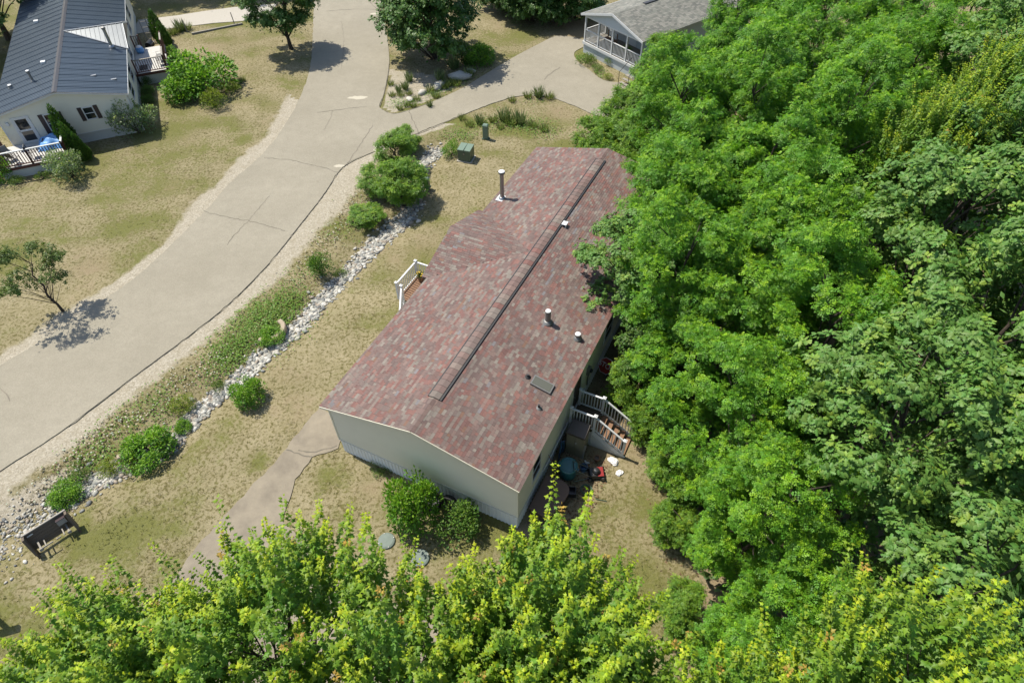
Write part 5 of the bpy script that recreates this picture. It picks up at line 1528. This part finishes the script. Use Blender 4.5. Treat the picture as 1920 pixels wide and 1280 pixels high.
LOC = [locust(11), locust(12, r0=2.2), locust(13, n_cl=130, r0=2.4)]
OAK = [oak(21, n_sh=1250), oak(22, r0=2.7, n_sh=1350)]
MAP = [maple(31), maple(32, r0=2.1, n_sp=270)]
BROAD = [oak(41, h=6, r0=2.2, zc=.58, n_sh=1900, per=14, low=.24, size=(.12, .20), tpl=L_LITE, base=(.060, .120, .022), tip=(.12, .20, .035), mat='leaf_dark', inner=5000, rtr=.14),
         oak(42, h=6, r0=2.1, zc=.6, n_sh=900, per=12, low=.30, size=(.12, .19), tpl=L_LITE, base=(.066, .125, .020), tip=(.12, .19, .03), mat='leaf_dark', inner=2200, rtr=.1)]

YOUNG = [oak(43, h=6, r0=2.1, zc=.58, n_sh=620, per=11, low=.30, size=(.11, .17), tpl=L_LITE, base=(.085, .125, .026), tip=(.14, .18, .035), mat='leaf_dark', inner=900, rtr=.1)]
locusts = [  # x, y, scale, label
    (7.6, 5.6, .82, 'bright fine-leaved locust nearest the camera at the forest edge'),
    (7.7, 8.9, .86, 'bright locust at the forest edge level with the tips of the front maples'),
    (8.0, 12.1, .95, 'bright locust at the forest edge just right of the sunny soil strip'),
    (6.95, 15.7, .9, 'bright locust at the forest edge behind the foot of the back stairs'),
    (6.7, 18.4, .95, 'bright locust standing behind the STOP sign by the rear wall'),
    (7.5, 22.6, 1.0, 'bright locust leaning to the roof behind the dark overhanging tree'),
    (8.2, 26.4, 1.0, 'bright locust beside the far right corner of the red roof'),
    (8.9, 30.4, .95, 'bright locust beyond the far end of the red-roofed house'),
    (10.2, 34.6, .9, 'bright locust between the drive and the deep forest'),
    (12.6, 38.8, .85, 'bright locust in front of the white porch house'),
    (11.0, 14.6, 1.08, 'tall bright locust in the second row behind the back stairs'),
    (10.8, 19.4, 1.12, 'tall bright locust in the second row behind the rear wall'),
    (11.4, 24.2, 1.12, 'tall bright locust in the second row behind the roof ridge vent'),
    (12.2, 29.2, 1.1, 'tall bright locust in the second row beyond the house end'),
    (14.0, 34.0, 1.1, 'tall bright locust in the second row toward the top of the picture'),
    (16.5, 39.5, 1.05, 'tall bright locust in the second row right of the white porch house'),
    (15.3, 26.0, 1.15, 'tall bright locust in the third row deep in the forest'),
    (17.8, 31.5, 1.15, 'tall bright locust in the third row near the top edge'),
    (20.5, 37.5, 1.1, 'bright locust in the third row at the top edge of the forest'),
    (15.2, 45.0, .95, 'bright locust behind the white porch house'),
    (21.5, 45.0, 1.1, 'bright locust far back at the top edge, right of the white porch house'),
    (21.8, 33.2, 1.15, 'bright locust in the fourth row at the upper right'),
    (26.5, 38.5, 1.15, 'bright locust in the fourth row at the top edge'),
    (27.5, 46.5, 1.15, 'bright locust in the last row at the top edge'),
    (20.0, 52.5, 1.0, 'bright locust in the last row behind the white porch house')]
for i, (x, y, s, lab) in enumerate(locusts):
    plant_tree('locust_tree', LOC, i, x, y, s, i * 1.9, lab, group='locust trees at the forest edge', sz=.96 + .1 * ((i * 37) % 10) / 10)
oaks = [
    (10.6, 5.6, .95, 'broad-leaved oak behind the nearest edge locust'),
    (10.9, 9.8, .98, 'broad-leaved oak with starry leaf rosettes at the middle of the right half'),
    (14.2, 7.2, 1.05, 'tall broad-leaved oak at the lower right edge'),
    (14.4, 12.2, 1.05, 'tall broad-leaved oak at the right edge, level with the back stairs'),
    (14.6, 17.3, 1.05, 'tall broad-leaved oak at the right edge, level with the roof middle'),
    (18.4, 14.8, 1.1, 'broad-leaved oak cut by the right edge at mid height'),
    (18.3, 20.6, 1.08, 'broad-leaved oak at the upper right edge below the orange-tipped tree'),
    (18.0, 9.5, 1.08, 'broad-leaved oak cut by the right edge low down'),
    (22.5, 17.5, 1.1, 'broad-leaved oak in the far row at the right edge'),
    (24.0, 29.0, 1.1, 'broad-leaved oak at the far upper right corner'),
    (23.5, 23.0, 1.08, 'broad-leaved oak below the far upper right corner'),
    (28.5, 32.0, 1.1, 'broad-leaved oak peeping over the far upper right corner'),
    (33.0, 40.0, 1.15, 'broad-leaved oak in the last row at the upper right corner')]
for i, (x, y, s, lab) in enumerate(oaks):
    plant_tree('oak_tree', OAK, i, x, y, s, i * 2.3, lab, group='oak trees on the right', sz=.97 + .08 * ((i * 53) % 10) / 10)
maples = [
    (.75, 3.75, .99, 'red maple with orange tips below the near corner of the house'),
    (-4.9, 4.1, .97, 'red maple with orange tips over the driveway'),
    (-7.6, 3.3, .95, 'red maple at the lower left corner'),
    (-1.7, 2.7, .98, 'red maple between the two leafy spires at the bottom middle'),
    (6.9, 2.4, 1.06, 'red maple with orange tips in the lower right corner'),
    (4.75, 1.7, .94, 'red maple at the bottom right of the sunny soil strip'),
    (1.5, 1.9, .97, 'red maple at the bottom edge in front of the corner maple'),
    (20.6, 25.6, .98, 'orange-tipped red maple at the upper right of the forest'),
    (17.2, 22.8, .93, 'orange-tipped red maple between locusts and oaks at upper right')]
for i, (x, y, s, lab) in enumerate(maples):
    plant_tree('maple_tree', MAP, i, x, y, s, i * 2.1 + 2.2, lab, group='red maples')
e = plant_tree('overhanging_tree', OAK, 0, 5.75, 20.6, .78, 1.0, 'dark-leaved tree overhanging the red roof', sz=.8)
e.rotation_euler = (Vector((0, 0, 1)).rotation_difference(Vector((-.20, .03, 1)).normalized()).to_matrix() @ Matrix.Rotation(1.0, 3, 'Z')).to_euler()
plant_tree('overhanging_tree', BROAD, 1, 6.1, 17.9, .75, 2.0, 'smaller dark-leaved tree in the shade by the rear window', sz=1.05)
x, y = gp(118, 583); plant_tree('young_tree', YOUNG, 0, x, y, .66, .9, 'young green street tree with thin trunk left of the lane', sz=1.12)
x, y = gp(546, 92); plant_tree('street_tree', BROAD, 0, x, y, 1.12, 2.2, 'dark street tree casting shade across the upper lane', sz=1.05)
x, y = gp(815, 118); plant_tree('island_tree', BROAD, 0, x, y + .8, 1.62, .3, 'large dense tree on the planted island between lane and drive', sz=.95, z=-1.4)
x, y = gp(757, 100); plant_tree('island_tree', BROAD, 1, x, y + .9, .95, 3.3, 'smaller tree leaning to the lane on the planted island')
for i, (u, v, s, lab) in enumerate([(1000, 46, 1.1, 'dark tree left of the pair behind the white porch house drive'), (1078, 40, 1.2, 'dark tree beside the white porch house roof'), (940, 24, 1.0, 'dark tree at the top edge beyond the island'), (1042, 50, .85, 'dark tree filling the gap at the head of the drive'), (972, 26, 1.15, 'dark tree between its neighbours at the top edge')]):
    x, y = gp(u, v); plant_tree('background_tree', BROAD, 0, x, y + .8, s, i * 2 + .5, lab, group='dark trees along the top edge', z=-1.25 * s)
for i, (x, y, s, lab) in enumerate([(-42.6, 55.6, 1.65, 'dark tree behind the left side of the metal roof'), (-41.0, 50.6, .95, 'dark tree in the shade left of the metal roof'), (-46.0, 52.0, 1.4, 'dark tree at the upper left corner beyond the metal roof'), (-33.5, 66.5, 1.9, 'dark tree at the far end of the metal roof'), (-26.0, 68.5, 1.7, 'dark tree behind the concrete drive at the top edge'), (-39.5, 64.5, 1.8, 'dark tree shading the far metal roof')]):
    plant_tree('background_tree', BROAD, i % 2, x, y, s, i * 1.7, lab, group='dark trees along the top edge')

# forest undergrowth saplings along the drive and the edge
SAP = [locust(61, h=3.4, r0=1.15, zc=.55, n_cl=36, shoots=15, low=.05, lsz=(.15, .23), base=(.085, .175, .02), tip=(.22, .32, .02)),
       locust(62, h=3.0, r0=1.3, zc=.5, n_cl=36, shoots=15, low=.04, lsz=(.15, .23), base=(.085, .175, .02), tip=(.22, .32, .02))]
sap = [(5.3, 35.4, .95, 'leafy sapling at the drive edge beyond the red roof'), (6.9, 37.2, 1.1, 'leafy sapling by the end of the drive'), (4.9, 33.6, .8, 'low leafy sapling by the far roof corner'), (8.4, 40.2, 1.1, 'leafy sapling between drive and porch steps'), (6.8, 33.6, 1.2, 'bushy sapling behind the far roof corner'), (9.9, 43.2, 1.1, 'leafy sapling against the white porch corner'), (6.1, 30.5, 1.1, 'bushy sapling close to the far rear wall'), (5.95, 10.6, .62, 'low sapling at the edge of the sunny soil strip'), (5.6, 7.4, .6, 'low sapling nearest the camera beside the soil strip'), (6.0, 13.3, .6, 'low sapling right of the stair foot'), (11.2, 46.2, 1.1, 'leafy sapling hiding the right end of the white porch'), (6.3, 24.5, 1.1, 'bushy sapling squeezed behind the rear eave'), (5.35, 16.6, .85, 'dense sapling between the back stairs and the STOP sign'), (5.75, 15.1, .7, 'sapling brushing the far handrail of the back stairs'), (6.5, 12.3, .8, 'sapling at the forest edge right of the white bags')]
for i, (x, y, s, lab) in enumerate(sap):
    plant_tree('sapling', SAP, i, x, y, s, i * 1.3, lab, group='saplings along the forest edge')

# shrubs
SHR = {
    'round': dome_shrub(71, 1, 1.5, 3600, base=(.085, .19, .02), tip=(.20, .32, .025)),
    'lush': dome_shrub(72, 1, 1.5, 3400, (.09, .16), (.08, .185, .02), (.20, .33, .025), L_SIMPLE, clumps=42),
    'boxy': dome_shrub(73, 1, 1.4, 5200, (.05, .09), (.055, .115, .02), (.10, .17, .03), lump=.05, clumps=40),
    'pale': dome_shrub(74, 1, 1.5, 3000, (.07, .13), (.12, .17, .07), (.30, .34, .17), clumps=28),
    'loose': dome_shrub(75, 1, 2.0, 2000, (.09, .15), (.06, .13, .02), (.13, .21, .03), clumps=30, lump=.4, upright=.6),
    'yellow': dome_shrub(76, 1, 1.2, 2200, (.06, .1), (.14, .19, .02), (.26, .28, .03), clumps=22, lump=.3),
    'weed': dome_shrub(77, 1, 1.0, 1300, (.07, .12), (.09, .15, .03), (.19, .23, .05), clumps=18, lump=.4, upright=.8)}
shrubs = [  # u, v (foot), kind, radius, height scale, label
    (378, 168, 'lush', 2.2, .85, 'large round bright green bush on the lawn across the lane'),
    (342, 186, 'lush', 1.35, .85, 'left lobe bush beside the large round bush'),
    (405, 200, 'yellow', .95, 1.3, 'small dark yellow-green bush in front of the large round bush'),
    (432, 168, 'yellow', .9, .6, 'low pale bush right of the large round bush'),
    (264, 248, 'pale', 1.35, 1.1, 'pale leafy bush at the corner of the beige house'),
    (137, 331, 'pale', 1.15, 1.1, 'pale variegated bush in front of the deck railing'),
    (270, 132, 'boxy', .62, 1.1, 'round clipped shrub nearest the side deck'),
    (279, 157, 'boxy', .6, 1.0, 'second round clipped shrub from the side deck'),
    (280, 177, 'boxy', .58, 1.0, 'third round clipped shrub from the side deck'),
    (279, 193, 'boxy', .52, 1.0, 'last round clipped shrub near the pale corner bush'),
    (318, 112, 'lush', .95, .7, 'broad-leaved hosta mound outside the side deck'),
    (322, 135, 'lush', .75, .6, 'low broad-leaved hosta mound at the deck corner'),
    (757, 378, 'sap', 1.08, 0.8, 'large loose green bush over the stone swale'),
    (716, 362, 'sap', .82, .7, 'middle lobe of the loose bushes over the stone swale'),
    (745, 312, 'sap', 0.82, 0.8, 'green bush by the lane behind the large loose bush'),
    (690, 412, 'sap', 0.7, 0.43, 'light green bush at the near side of the large loose bush'),
    (765, 275, 'sap', 0.66, 0.56, 'thin green bush at the lane edge near the drive mouth'),
    (602, 512, 'loose', .72, 1.0, 'upright green bush on the bank above the curved edging'),
    (637, 510, 'weed', .42, .9, 'small grey-green weed beside the upright bank bush'),
    (470, 752, 'lush', .72, 1.15, 'compact green bush on the lawn right of the stones'),
    (342, 758, 'yellow', .62, 1.0, 'bright yellow-green bush on the bank by the stones'),
    (288, 840, 'lush', 1.0, .85, 'wide green bush growing over the lower stones'),
    (340, 795, 'lush', .36, .9, 'little round bush among the stones'),
    (405, 722, 'weed', .4, 1.0, 'small light green weed clump at the stone edge'),
    (118, 930, 'lush', .62, .8, 'low bush on the stones above the plank stand'),
    (205, 872, 'yellow', .55, .9, 'yellow-green weed clump near the pale curved edging'),
    (150, 882, 'weed', .55, .8, 'grey-green weed clump at the low end of the bank'),
    (240, 870, 'yellow', .4, .9, 'small yellow weed clump right of the pale curved edging'),
    (505, 628, 'lush', .6, .7, 'green bush inside the tan curved edging'),
    (846, 288, 'round', .62, 1.2, 'round green bush beside the transformer box'),
    (776, 978, 'lush', 1.0, 1.8, 'tall round green bush at the shaded gable wall'),
    (868, 990, 'loose', .95, .75, 'darker loose bush at the gable wall near the corner'),
    (715, 878, 'weed', .5, .6, 'straggly weed at the foot of the ribbed skirting'),
    (1098, 118, 'weed', .9, .8, 'planting of low shrubs at the corner of the white porch'),
    (1118, 133, 'weed', .6, .8, 'pale shrub under the white porch skirting'),
    (1144, 120, 'pale', .5, 1.1, 'small pale shrub against the white porch skirting'),
    (1140, 148, 'yellow', .45, .9, 'round bright shrub at the end of the porch bed'),
    (905, 120, 'lush', 1.1, 1.0, 'dark green shrub at the right end of the planted island'),
    (868, 118, 'loose', .9, 1.0, 'leafy shrub under the island tree'),
    (5, 330, 'lush', .9, 1.1, 'green bush at the left edge beside the front deck'),
    (30, 345, 'weed', .6, .8, 'low weeds at the foot of the front deck skirt'),
    (82, 335, 'weed', .5, .9, 'small shrub in front of the deck skirt'),
    (950, 948, 'weed', .35, 1.2, 'reddish weed at the house corner')]
for i, (u, v, k_, r_, hs, lab) in enumerate(shrubs):
    x, y = gp(u, v)
    e = tag(empty('shrub' if k_ != 'weed' else 'weed_clump', (x, y, gz(x, y)), i * 1.1), lab, 'shrub' if k_ != 'weed' else 'weed')
    f_, s_ = SHR[k_] if k_ != 'sap' else SAP[i % 2]
    obj('foliage', f_, e, scale=(r_, r_, r_ * hs)); obj('stem', s_, e, scale=(r_, r_, r_ * hs))
ARB = [arborvitae(81), arborvitae(82)]
for i, (u, v, r_, h_, lab) in enumerate([(140, 283, 1.15, 1.25, 'tallest dark arborvitae column by the front deck'), (150, 297, 1.05, 1.0, 'middle arborvitae column in front of the deck corner'), (163, 300, .85, .75, 'shorter arborvitae column on the lawn side of the clump'), (303, 75, 1.15, .95, 'arborvitae at the end of the side deck'), (313, 86, 1.0, .75, 'small arborvitae leaning beside the side deck')]):
    x, y = gp(u, v); f_, s_ = ARB[i % 2]
    e = tag(empty('arborvitae', (x, y, 0), i), lab, 'shrub', 'arborvitae columns')
    obj('foliage', f_, e, scale=(r_, r_, h_)); obj('stem', s_, e, scale=(r_, r_, h_))
f_, s_ = SHR['round']; obj('foliage', f_, planter_root, (0, 0, .25), scale=.4)

# island: boulders and grass clumps
for i, (u, v, s, zf, lab) in enumerate([(862, 148, .85, .75, 'largest pale boulder on the planted island'), (822, 165, .62, .8, 'split pale boulder left of the largest one'), (884, 136, .45, 1.0, 'upright white boulder right of the largest one'), (792, 176, .42, .8, 'small white boulder among the gravel'), (768, 188, .5, .35, 'flat pale stone slab in the island gravel')]):
    x, y = gp(u, v)
    me = stone_mesh('boulder', 300 + i, M['stone_one']); o = obj('boulder', me, None, (x, y, s * .22), i * 1.3, (s, s * .85, s * zf)); o.color = tuple(c * 1.05 for c in pal[4 if i != 1 else 2]) + (1,)
    tag(o, lab, 'boulder', 'island boulders')
GC = [grass_clump(90), grass_clump(91, 140, .35, .2), grass_clump(92, 110, .6, .15, (.08, .13, .04), (.22, .25, .1), .3)]
clumps = [(733, 160, 1), (735, 180, 1), (748, 172, .9), (760, 167, 1.1), (768, 152, 1.2), (752, 180, 1.1), (767, 177, 1), (782, 188, 1.1), (763, 199, 1), (775, 200, 1), (750, 205, .9), (807, 172, 1.3), (818, 182, 1.2), (835, 165, 1.4), (846, 158, 1.4), (857, 160, 1.2), (826, 152, 1.4), (880, 145, 1.3), (852, 128, 1.8), (878, 118, 1.9), (893, 112, 1.7), (806, 200, .8), (900, 232, 1.2), (925, 228, 1.3), (945, 226, 1.6), (958, 232, 1.8), (975, 232, 1.6), (1000, 238, 1.3), (1020, 245, 1.2), (938, 240, 1.0), (880, 235, 1.1), (866, 224, 1.0), (1030, 184, 1.4), (990, 183, 1.3), (1010, 182, 1.4), (960, 190, 1.1), (340, 58, 1.6), (352, 56, 1.6), (330, 62, 1.6), (322, 66, 1.5), (455, 152, 1)]
ORD = ['first', 'second', 'third', 'fourth', 'fifth', 'sixth', 'seventh', 'eighth', 'ninth', 'tenth', 'eleventh', 'twelfth', 'thirteenth', 'fourteenth', 'fifteenth', 'sixteenth', 'seventeenth', 'eighteenth', 'nineteenth', 'twentieth', 'twenty-first', 'twenty-second', 'twenty-third']
for where, sel_ in (('on the gravel island between lane and drive', clumps[:22]), ('on the dry strip along the branching drive', [c for c in clumps[22:] if c[0] > 500]), ('beside the concrete drive of the beige house', [c for c in clumps[22:] if c[0] <= 500])):
    for i, (u, v, s) in enumerate(sorted(sel_)):
        x, y = gp(u, v)
        e = tag(empty('grass_clump', (x, y, 0), i), ORD[i] + ' grass tuft from the left ' + where, 'grass', 'grass tufts ' + where)
        obj('blades', GC[i % 3], e, scale=s * 1.15)

# lawn tufts, ground cover and bank flowers: uncountable
def allowed(Xa, Ya):
    ok = ~inside(Xa, Ya, road_poly) & ~inside(Xa, Ya, path_poly)
    for f_ in (foot1, foot2, foot3): ok &= ~inside(Xa, Ya, f_)
    ok &= seg_dist(Xa, Ya, road_left) > .7
    ok &= (seg_dist(Xa, Ya, road_right) > 1.2) | (Ya > 37.5)
    ok &= seg_dist(Xa, Ya, swale) > .55
    return ok
def sample_mask(arr, Xa, Ya):
    i = np.clip(((Xa - gx[0]) / STEP).astype(int), 0, nx - 1); j = np.clip(((Ya - gy[0]) / STEP).astype(int), 0, ny - 1)
    return arr[j, i]
def tufts(n_, seed, hgt, blades, near=True):
    r = np.random.default_rng(seed)
    # uniform over the visible ground wedge, denser near the camera
    u = r.uniform(-60, 1500, n_); v = r.uniform(-10, 1290, n_)
    dd_ = fw + ((u - 960) / FPX)[:, None] * r2 - ((v - 640) / FPX)[:, None] * u2
    t = -CAMH / dd_[:, 2]; Xa, Ya = dd_[:, 0] * t, dd_[:, 1] * t
    Xa += r.normal(size=n_) * .3; Ya += r.normal(size=n_) * .3
    cl = vnoise(Xa, Ya, 2.6, 41) + .6 * vnoise(Xa, Ya, .7, 42)
    ok = allowed(Xa, Ya) & (r.random(n_) < np.clip(.45 + .5 * cl, .08, 1)) & (sample_mask(Bm, Xa, Ya) < .6) & (sample_mask(Rm, Xa, Ya) < .5)
    return Xa[ok], Ya[ok], r
Xa, Ya, r = tufts(36000, 5, .06, 5)
nt_ = len(Xa); bl = 5
ids = np.repeat(np.arange(nt_), bl); n_ = len(ids)
gr_ = sample_mask(Gm, Xa, Ya)
za = swale_drop(Xa, Ya) - .012
P_ = np.c_[Xa[ids], Ya[ids], za[ids]] + np.c_[r.normal(size=(n_, 2)) * .035, np.zeros(n_)]
Yd = np.c_[r.normal(size=(n_, 2)) * .75, np.ones(n_)]
gsel = np.clip(gr_[ids] * 1.1 - .12 + r.normal(size=n_) * .22, 0, 1)[:, None]
C_ = cols(r, n_, (.25, .20, .095), .25) * (1 - gsel) + cols(r, n_, (.10, .115, .028), .3) * gsel
tp = (np.array([(-.14, 0, 0), (.14, 0, 0), (0, 1, 0)], float), np.array([(0, 1, 2)]))
V_, F_, C2 = leaves(tp, P_, Yd, r.normal(size=(n_, 3)), r.uniform(.035, .085, n_) * (.8 + .5 * gr_[ids]), C_)
tag(obj('lawn_grass', mesh_arrays('lawn_grass', V_, F_, C2, M['grass'])), 'short dry grass blades over the lawns', 'grass', kind='stuff')

r = np.random.default_rng(77)
pos = []
for (u, v, rx, n_) in [(500, 600, 1.7, 2200), (455, 640, 1.4, 1000), (545, 565, 1.2, 700), (410, 690, 1.2, 350), (430, 665, 1.0, 500), (300, 740, 1.0, 200), (240, 790, 1.2, 260), (190, 840, 1.2, 250), (560, 520, 1.0, 120), (620, 450, 1.2, 90), (690, 370, 1.2, 100), (140, 880, 1.0, 150), (850, 250, 1.0, 250), (1090, 112, .9, 400), (1120, 140, .8, 300), (1020, 245, 1.2, 400), (900, 235, 1.0, 260), (950, 230, 1.3, 420), (985, 235, 1.2, 380), (870, 255, .9, 220), (840, 160, .9, 260), (815, 178, .8, 220), (770, 195, .9, 160), (865, 148, .8, 240), (885, 128, .9, 260), (745, 195, .6, 110), (1000, 184, 1.0, 260), (660, 420, .8, 120), (590, 500, .7, 110), (640, 505, .5, 80), (310, 770, .8, 160), (175, 870, .8, 160)]:
    cx, cy = gp(u, v); q = r.normal(size=(n_, 2)) * rx * .55
    pos.append(np.c_[cx + q[:, 0], cy + q[:, 1]])
pos = np.concatenate(pos)
sd_ = seg_dist(pos[:, 0], pos[:, 1], swale)
pos = pos[~inside(pos[:, 0], pos[:, 1], road_poly) & (sd_ > .45) & (seg_dist(pos[:, 0], pos[:, 1], road_right) > .8)]
n_ = len(pos)
P_ = np.c_[pos, swale_drop(pos[:, 0], pos[:, 1]) + r.uniform(.02, .22, n_)]
C_ = cols(r, n_, (.085, .18, .024), .3) * .6 + cols(r, n_, (.18, .27, .03), .3) * .4
V_, F_, C2 = leaves(L_LITE, P_, np.c_[r.normal(size=(n_, 2)), r.uniform(-.1, .6, n_)], np.c_[r.normal(size=(n_, 2)) * .5, np.ones(n_)], r.uniform(.07, .13, n_), C_)
tag(obj('ground_cover', mesh_arrays('ground_cover', V_, F_, C2, M['leaf'])), 'low leafy ground cover along the bank', 'ground cover', kind='stuff')
# dry weeds and pale flower heads on the bank
bx_, by_ = [], []
for (u0, v0), (u1, v1), n_ in [((120, 850), (330, 740), 420), ((330, 720), (430, 660), 200), ((560, 520), (700, 350), 420), ((700, 350), (760, 300), 120), ((60, 930), (160, 870), 260)]:
    a, b = gp(u0, v0), gp(u1, v1); t = r.uniform(0, 1, n_)
    bx_.append(a[0] + (b[0] - a[0]) * t + r.normal(size=n_) * .5); by_.append(a[1] + (b[1] - a[1]) * t + r.normal(size=n_) * .5)
bx_, by_ = np.concatenate(bx_), np.concatenate(by_)
ok = ~inside(bx_, by_, road_poly) & (seg_dist(bx_, by_, road_right) > 1.0)
bx_, by_ = bx_[ok], by_[ok]; n_ = len(bx_)
zz = swale_drop(bx_, by_)
ids = np.repeat(np.arange(n_), 5); m = len(ids)
g1 = leaves(tp, np.c_[bx_[ids], by_[ids], zz[ids]] + np.c_[r.normal(size=(m, 2)) * .04, np.zeros(m)], np.c_[r.normal(size=(m, 2)) * .5, np.ones(m)], r.normal(size=(m, 3)), r.uniform(.05, .13, m), cols(r, m, (.25, .215, .11), .3))
sel = r.random(n_) < .4; m = int(sel.sum())
hd = (np.array([(-.5, -.5, 0), (.5, -.5, 0), (.5, .5, 0), (-.5, .5, 0), (0, 0, .4)], float), np.array([(0, 1, 4), (1, 2, 4), (2, 3, 4), (3, 0, 4)]))
g2 = leaves(hd, np.c_[bx_[sel], by_[sel], zz[sel] + r.uniform(.05, .13, m)], np.c_[r.normal(size=(m, 2)), np.zeros(m)], np.tile((0, 0, 1.), (m, 1)), r.uniform(.04, .075, m), cols(r, m, (.42, .39, .30), .2))
V_, F_, C2 = cat_geo([g1, g2])
tag(obj('bank_weeds', mesh_arrays('bank_weeds', V_, F_, C2, M['grass'])), 'dry weeds with pale seed heads along the bank', 'weeds', kind='stuff')
ux, uy = r.uniform(5.6, 27, 15000), r.uniform(0, 46, 15000)
ok = (ux > np.interp(uy, [0, 13, 20, 30, 38, 46], [6.6, 6.9, 5.7, 7.6, 8.0, 13.5])) & ~inside(ux, uy, road_poly) & ~inside(ux, uy, foot3)
ux, uy = ux[ok], uy[ok]; n_ = len(ux)
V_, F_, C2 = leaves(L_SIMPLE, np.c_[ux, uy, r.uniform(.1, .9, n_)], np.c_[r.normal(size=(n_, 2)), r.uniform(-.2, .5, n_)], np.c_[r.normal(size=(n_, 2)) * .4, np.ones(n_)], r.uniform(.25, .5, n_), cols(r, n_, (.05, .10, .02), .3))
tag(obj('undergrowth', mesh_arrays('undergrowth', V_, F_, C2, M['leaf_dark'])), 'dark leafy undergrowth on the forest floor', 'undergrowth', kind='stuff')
# leaf litter and twigs in the shaded bed and under the forest
lx, ly = [], []
for k_ in range(5200):
    if k_ < 1600:
        w = to_world(H1, random.uniform(8.5, 10.6), random.uniform(.3, 4.6)) if k_ % 3 else to_world(H1, random.uniform(8.5, 10.2), random.uniform(6.2, 12))
    else: w = (random.uniform(4.6, 16), random.uniform(1, 34))
    lx.append(w[0]); ly.append(w[1])
lx, ly = np.array(lx), np.array(ly)
ok = ~inside(lx, ly, foot1) & ((np.arange(5200) < 1600) | (lx > np.interp(ly, [0, 13, 20, 34], [4.8, 5.3, 5.0, 7])))
lx, ly = lx[ok], ly[ok]; n_ = len(lx)
V_, F_, C2 = leaves(L_LITE, np.c_[lx, ly, r.uniform(.0, .03, n_)], np.c_[r.normal(size=(n_, 2)), np.zeros(n_)], np.c_[r.normal(size=(n_, 2)) * .3, np.ones(n_)], r.uniform(.06, .13, n_), cols(r, n_, (.14, .09, .05), .5))
tag(obj('leaf_litter', mesh_arrays('leaf_litter', V_, F_, C2, M['grass'])), 'brown leaf litter in the shaded bed and under the trees', 'leaf litter', kind='stuff')
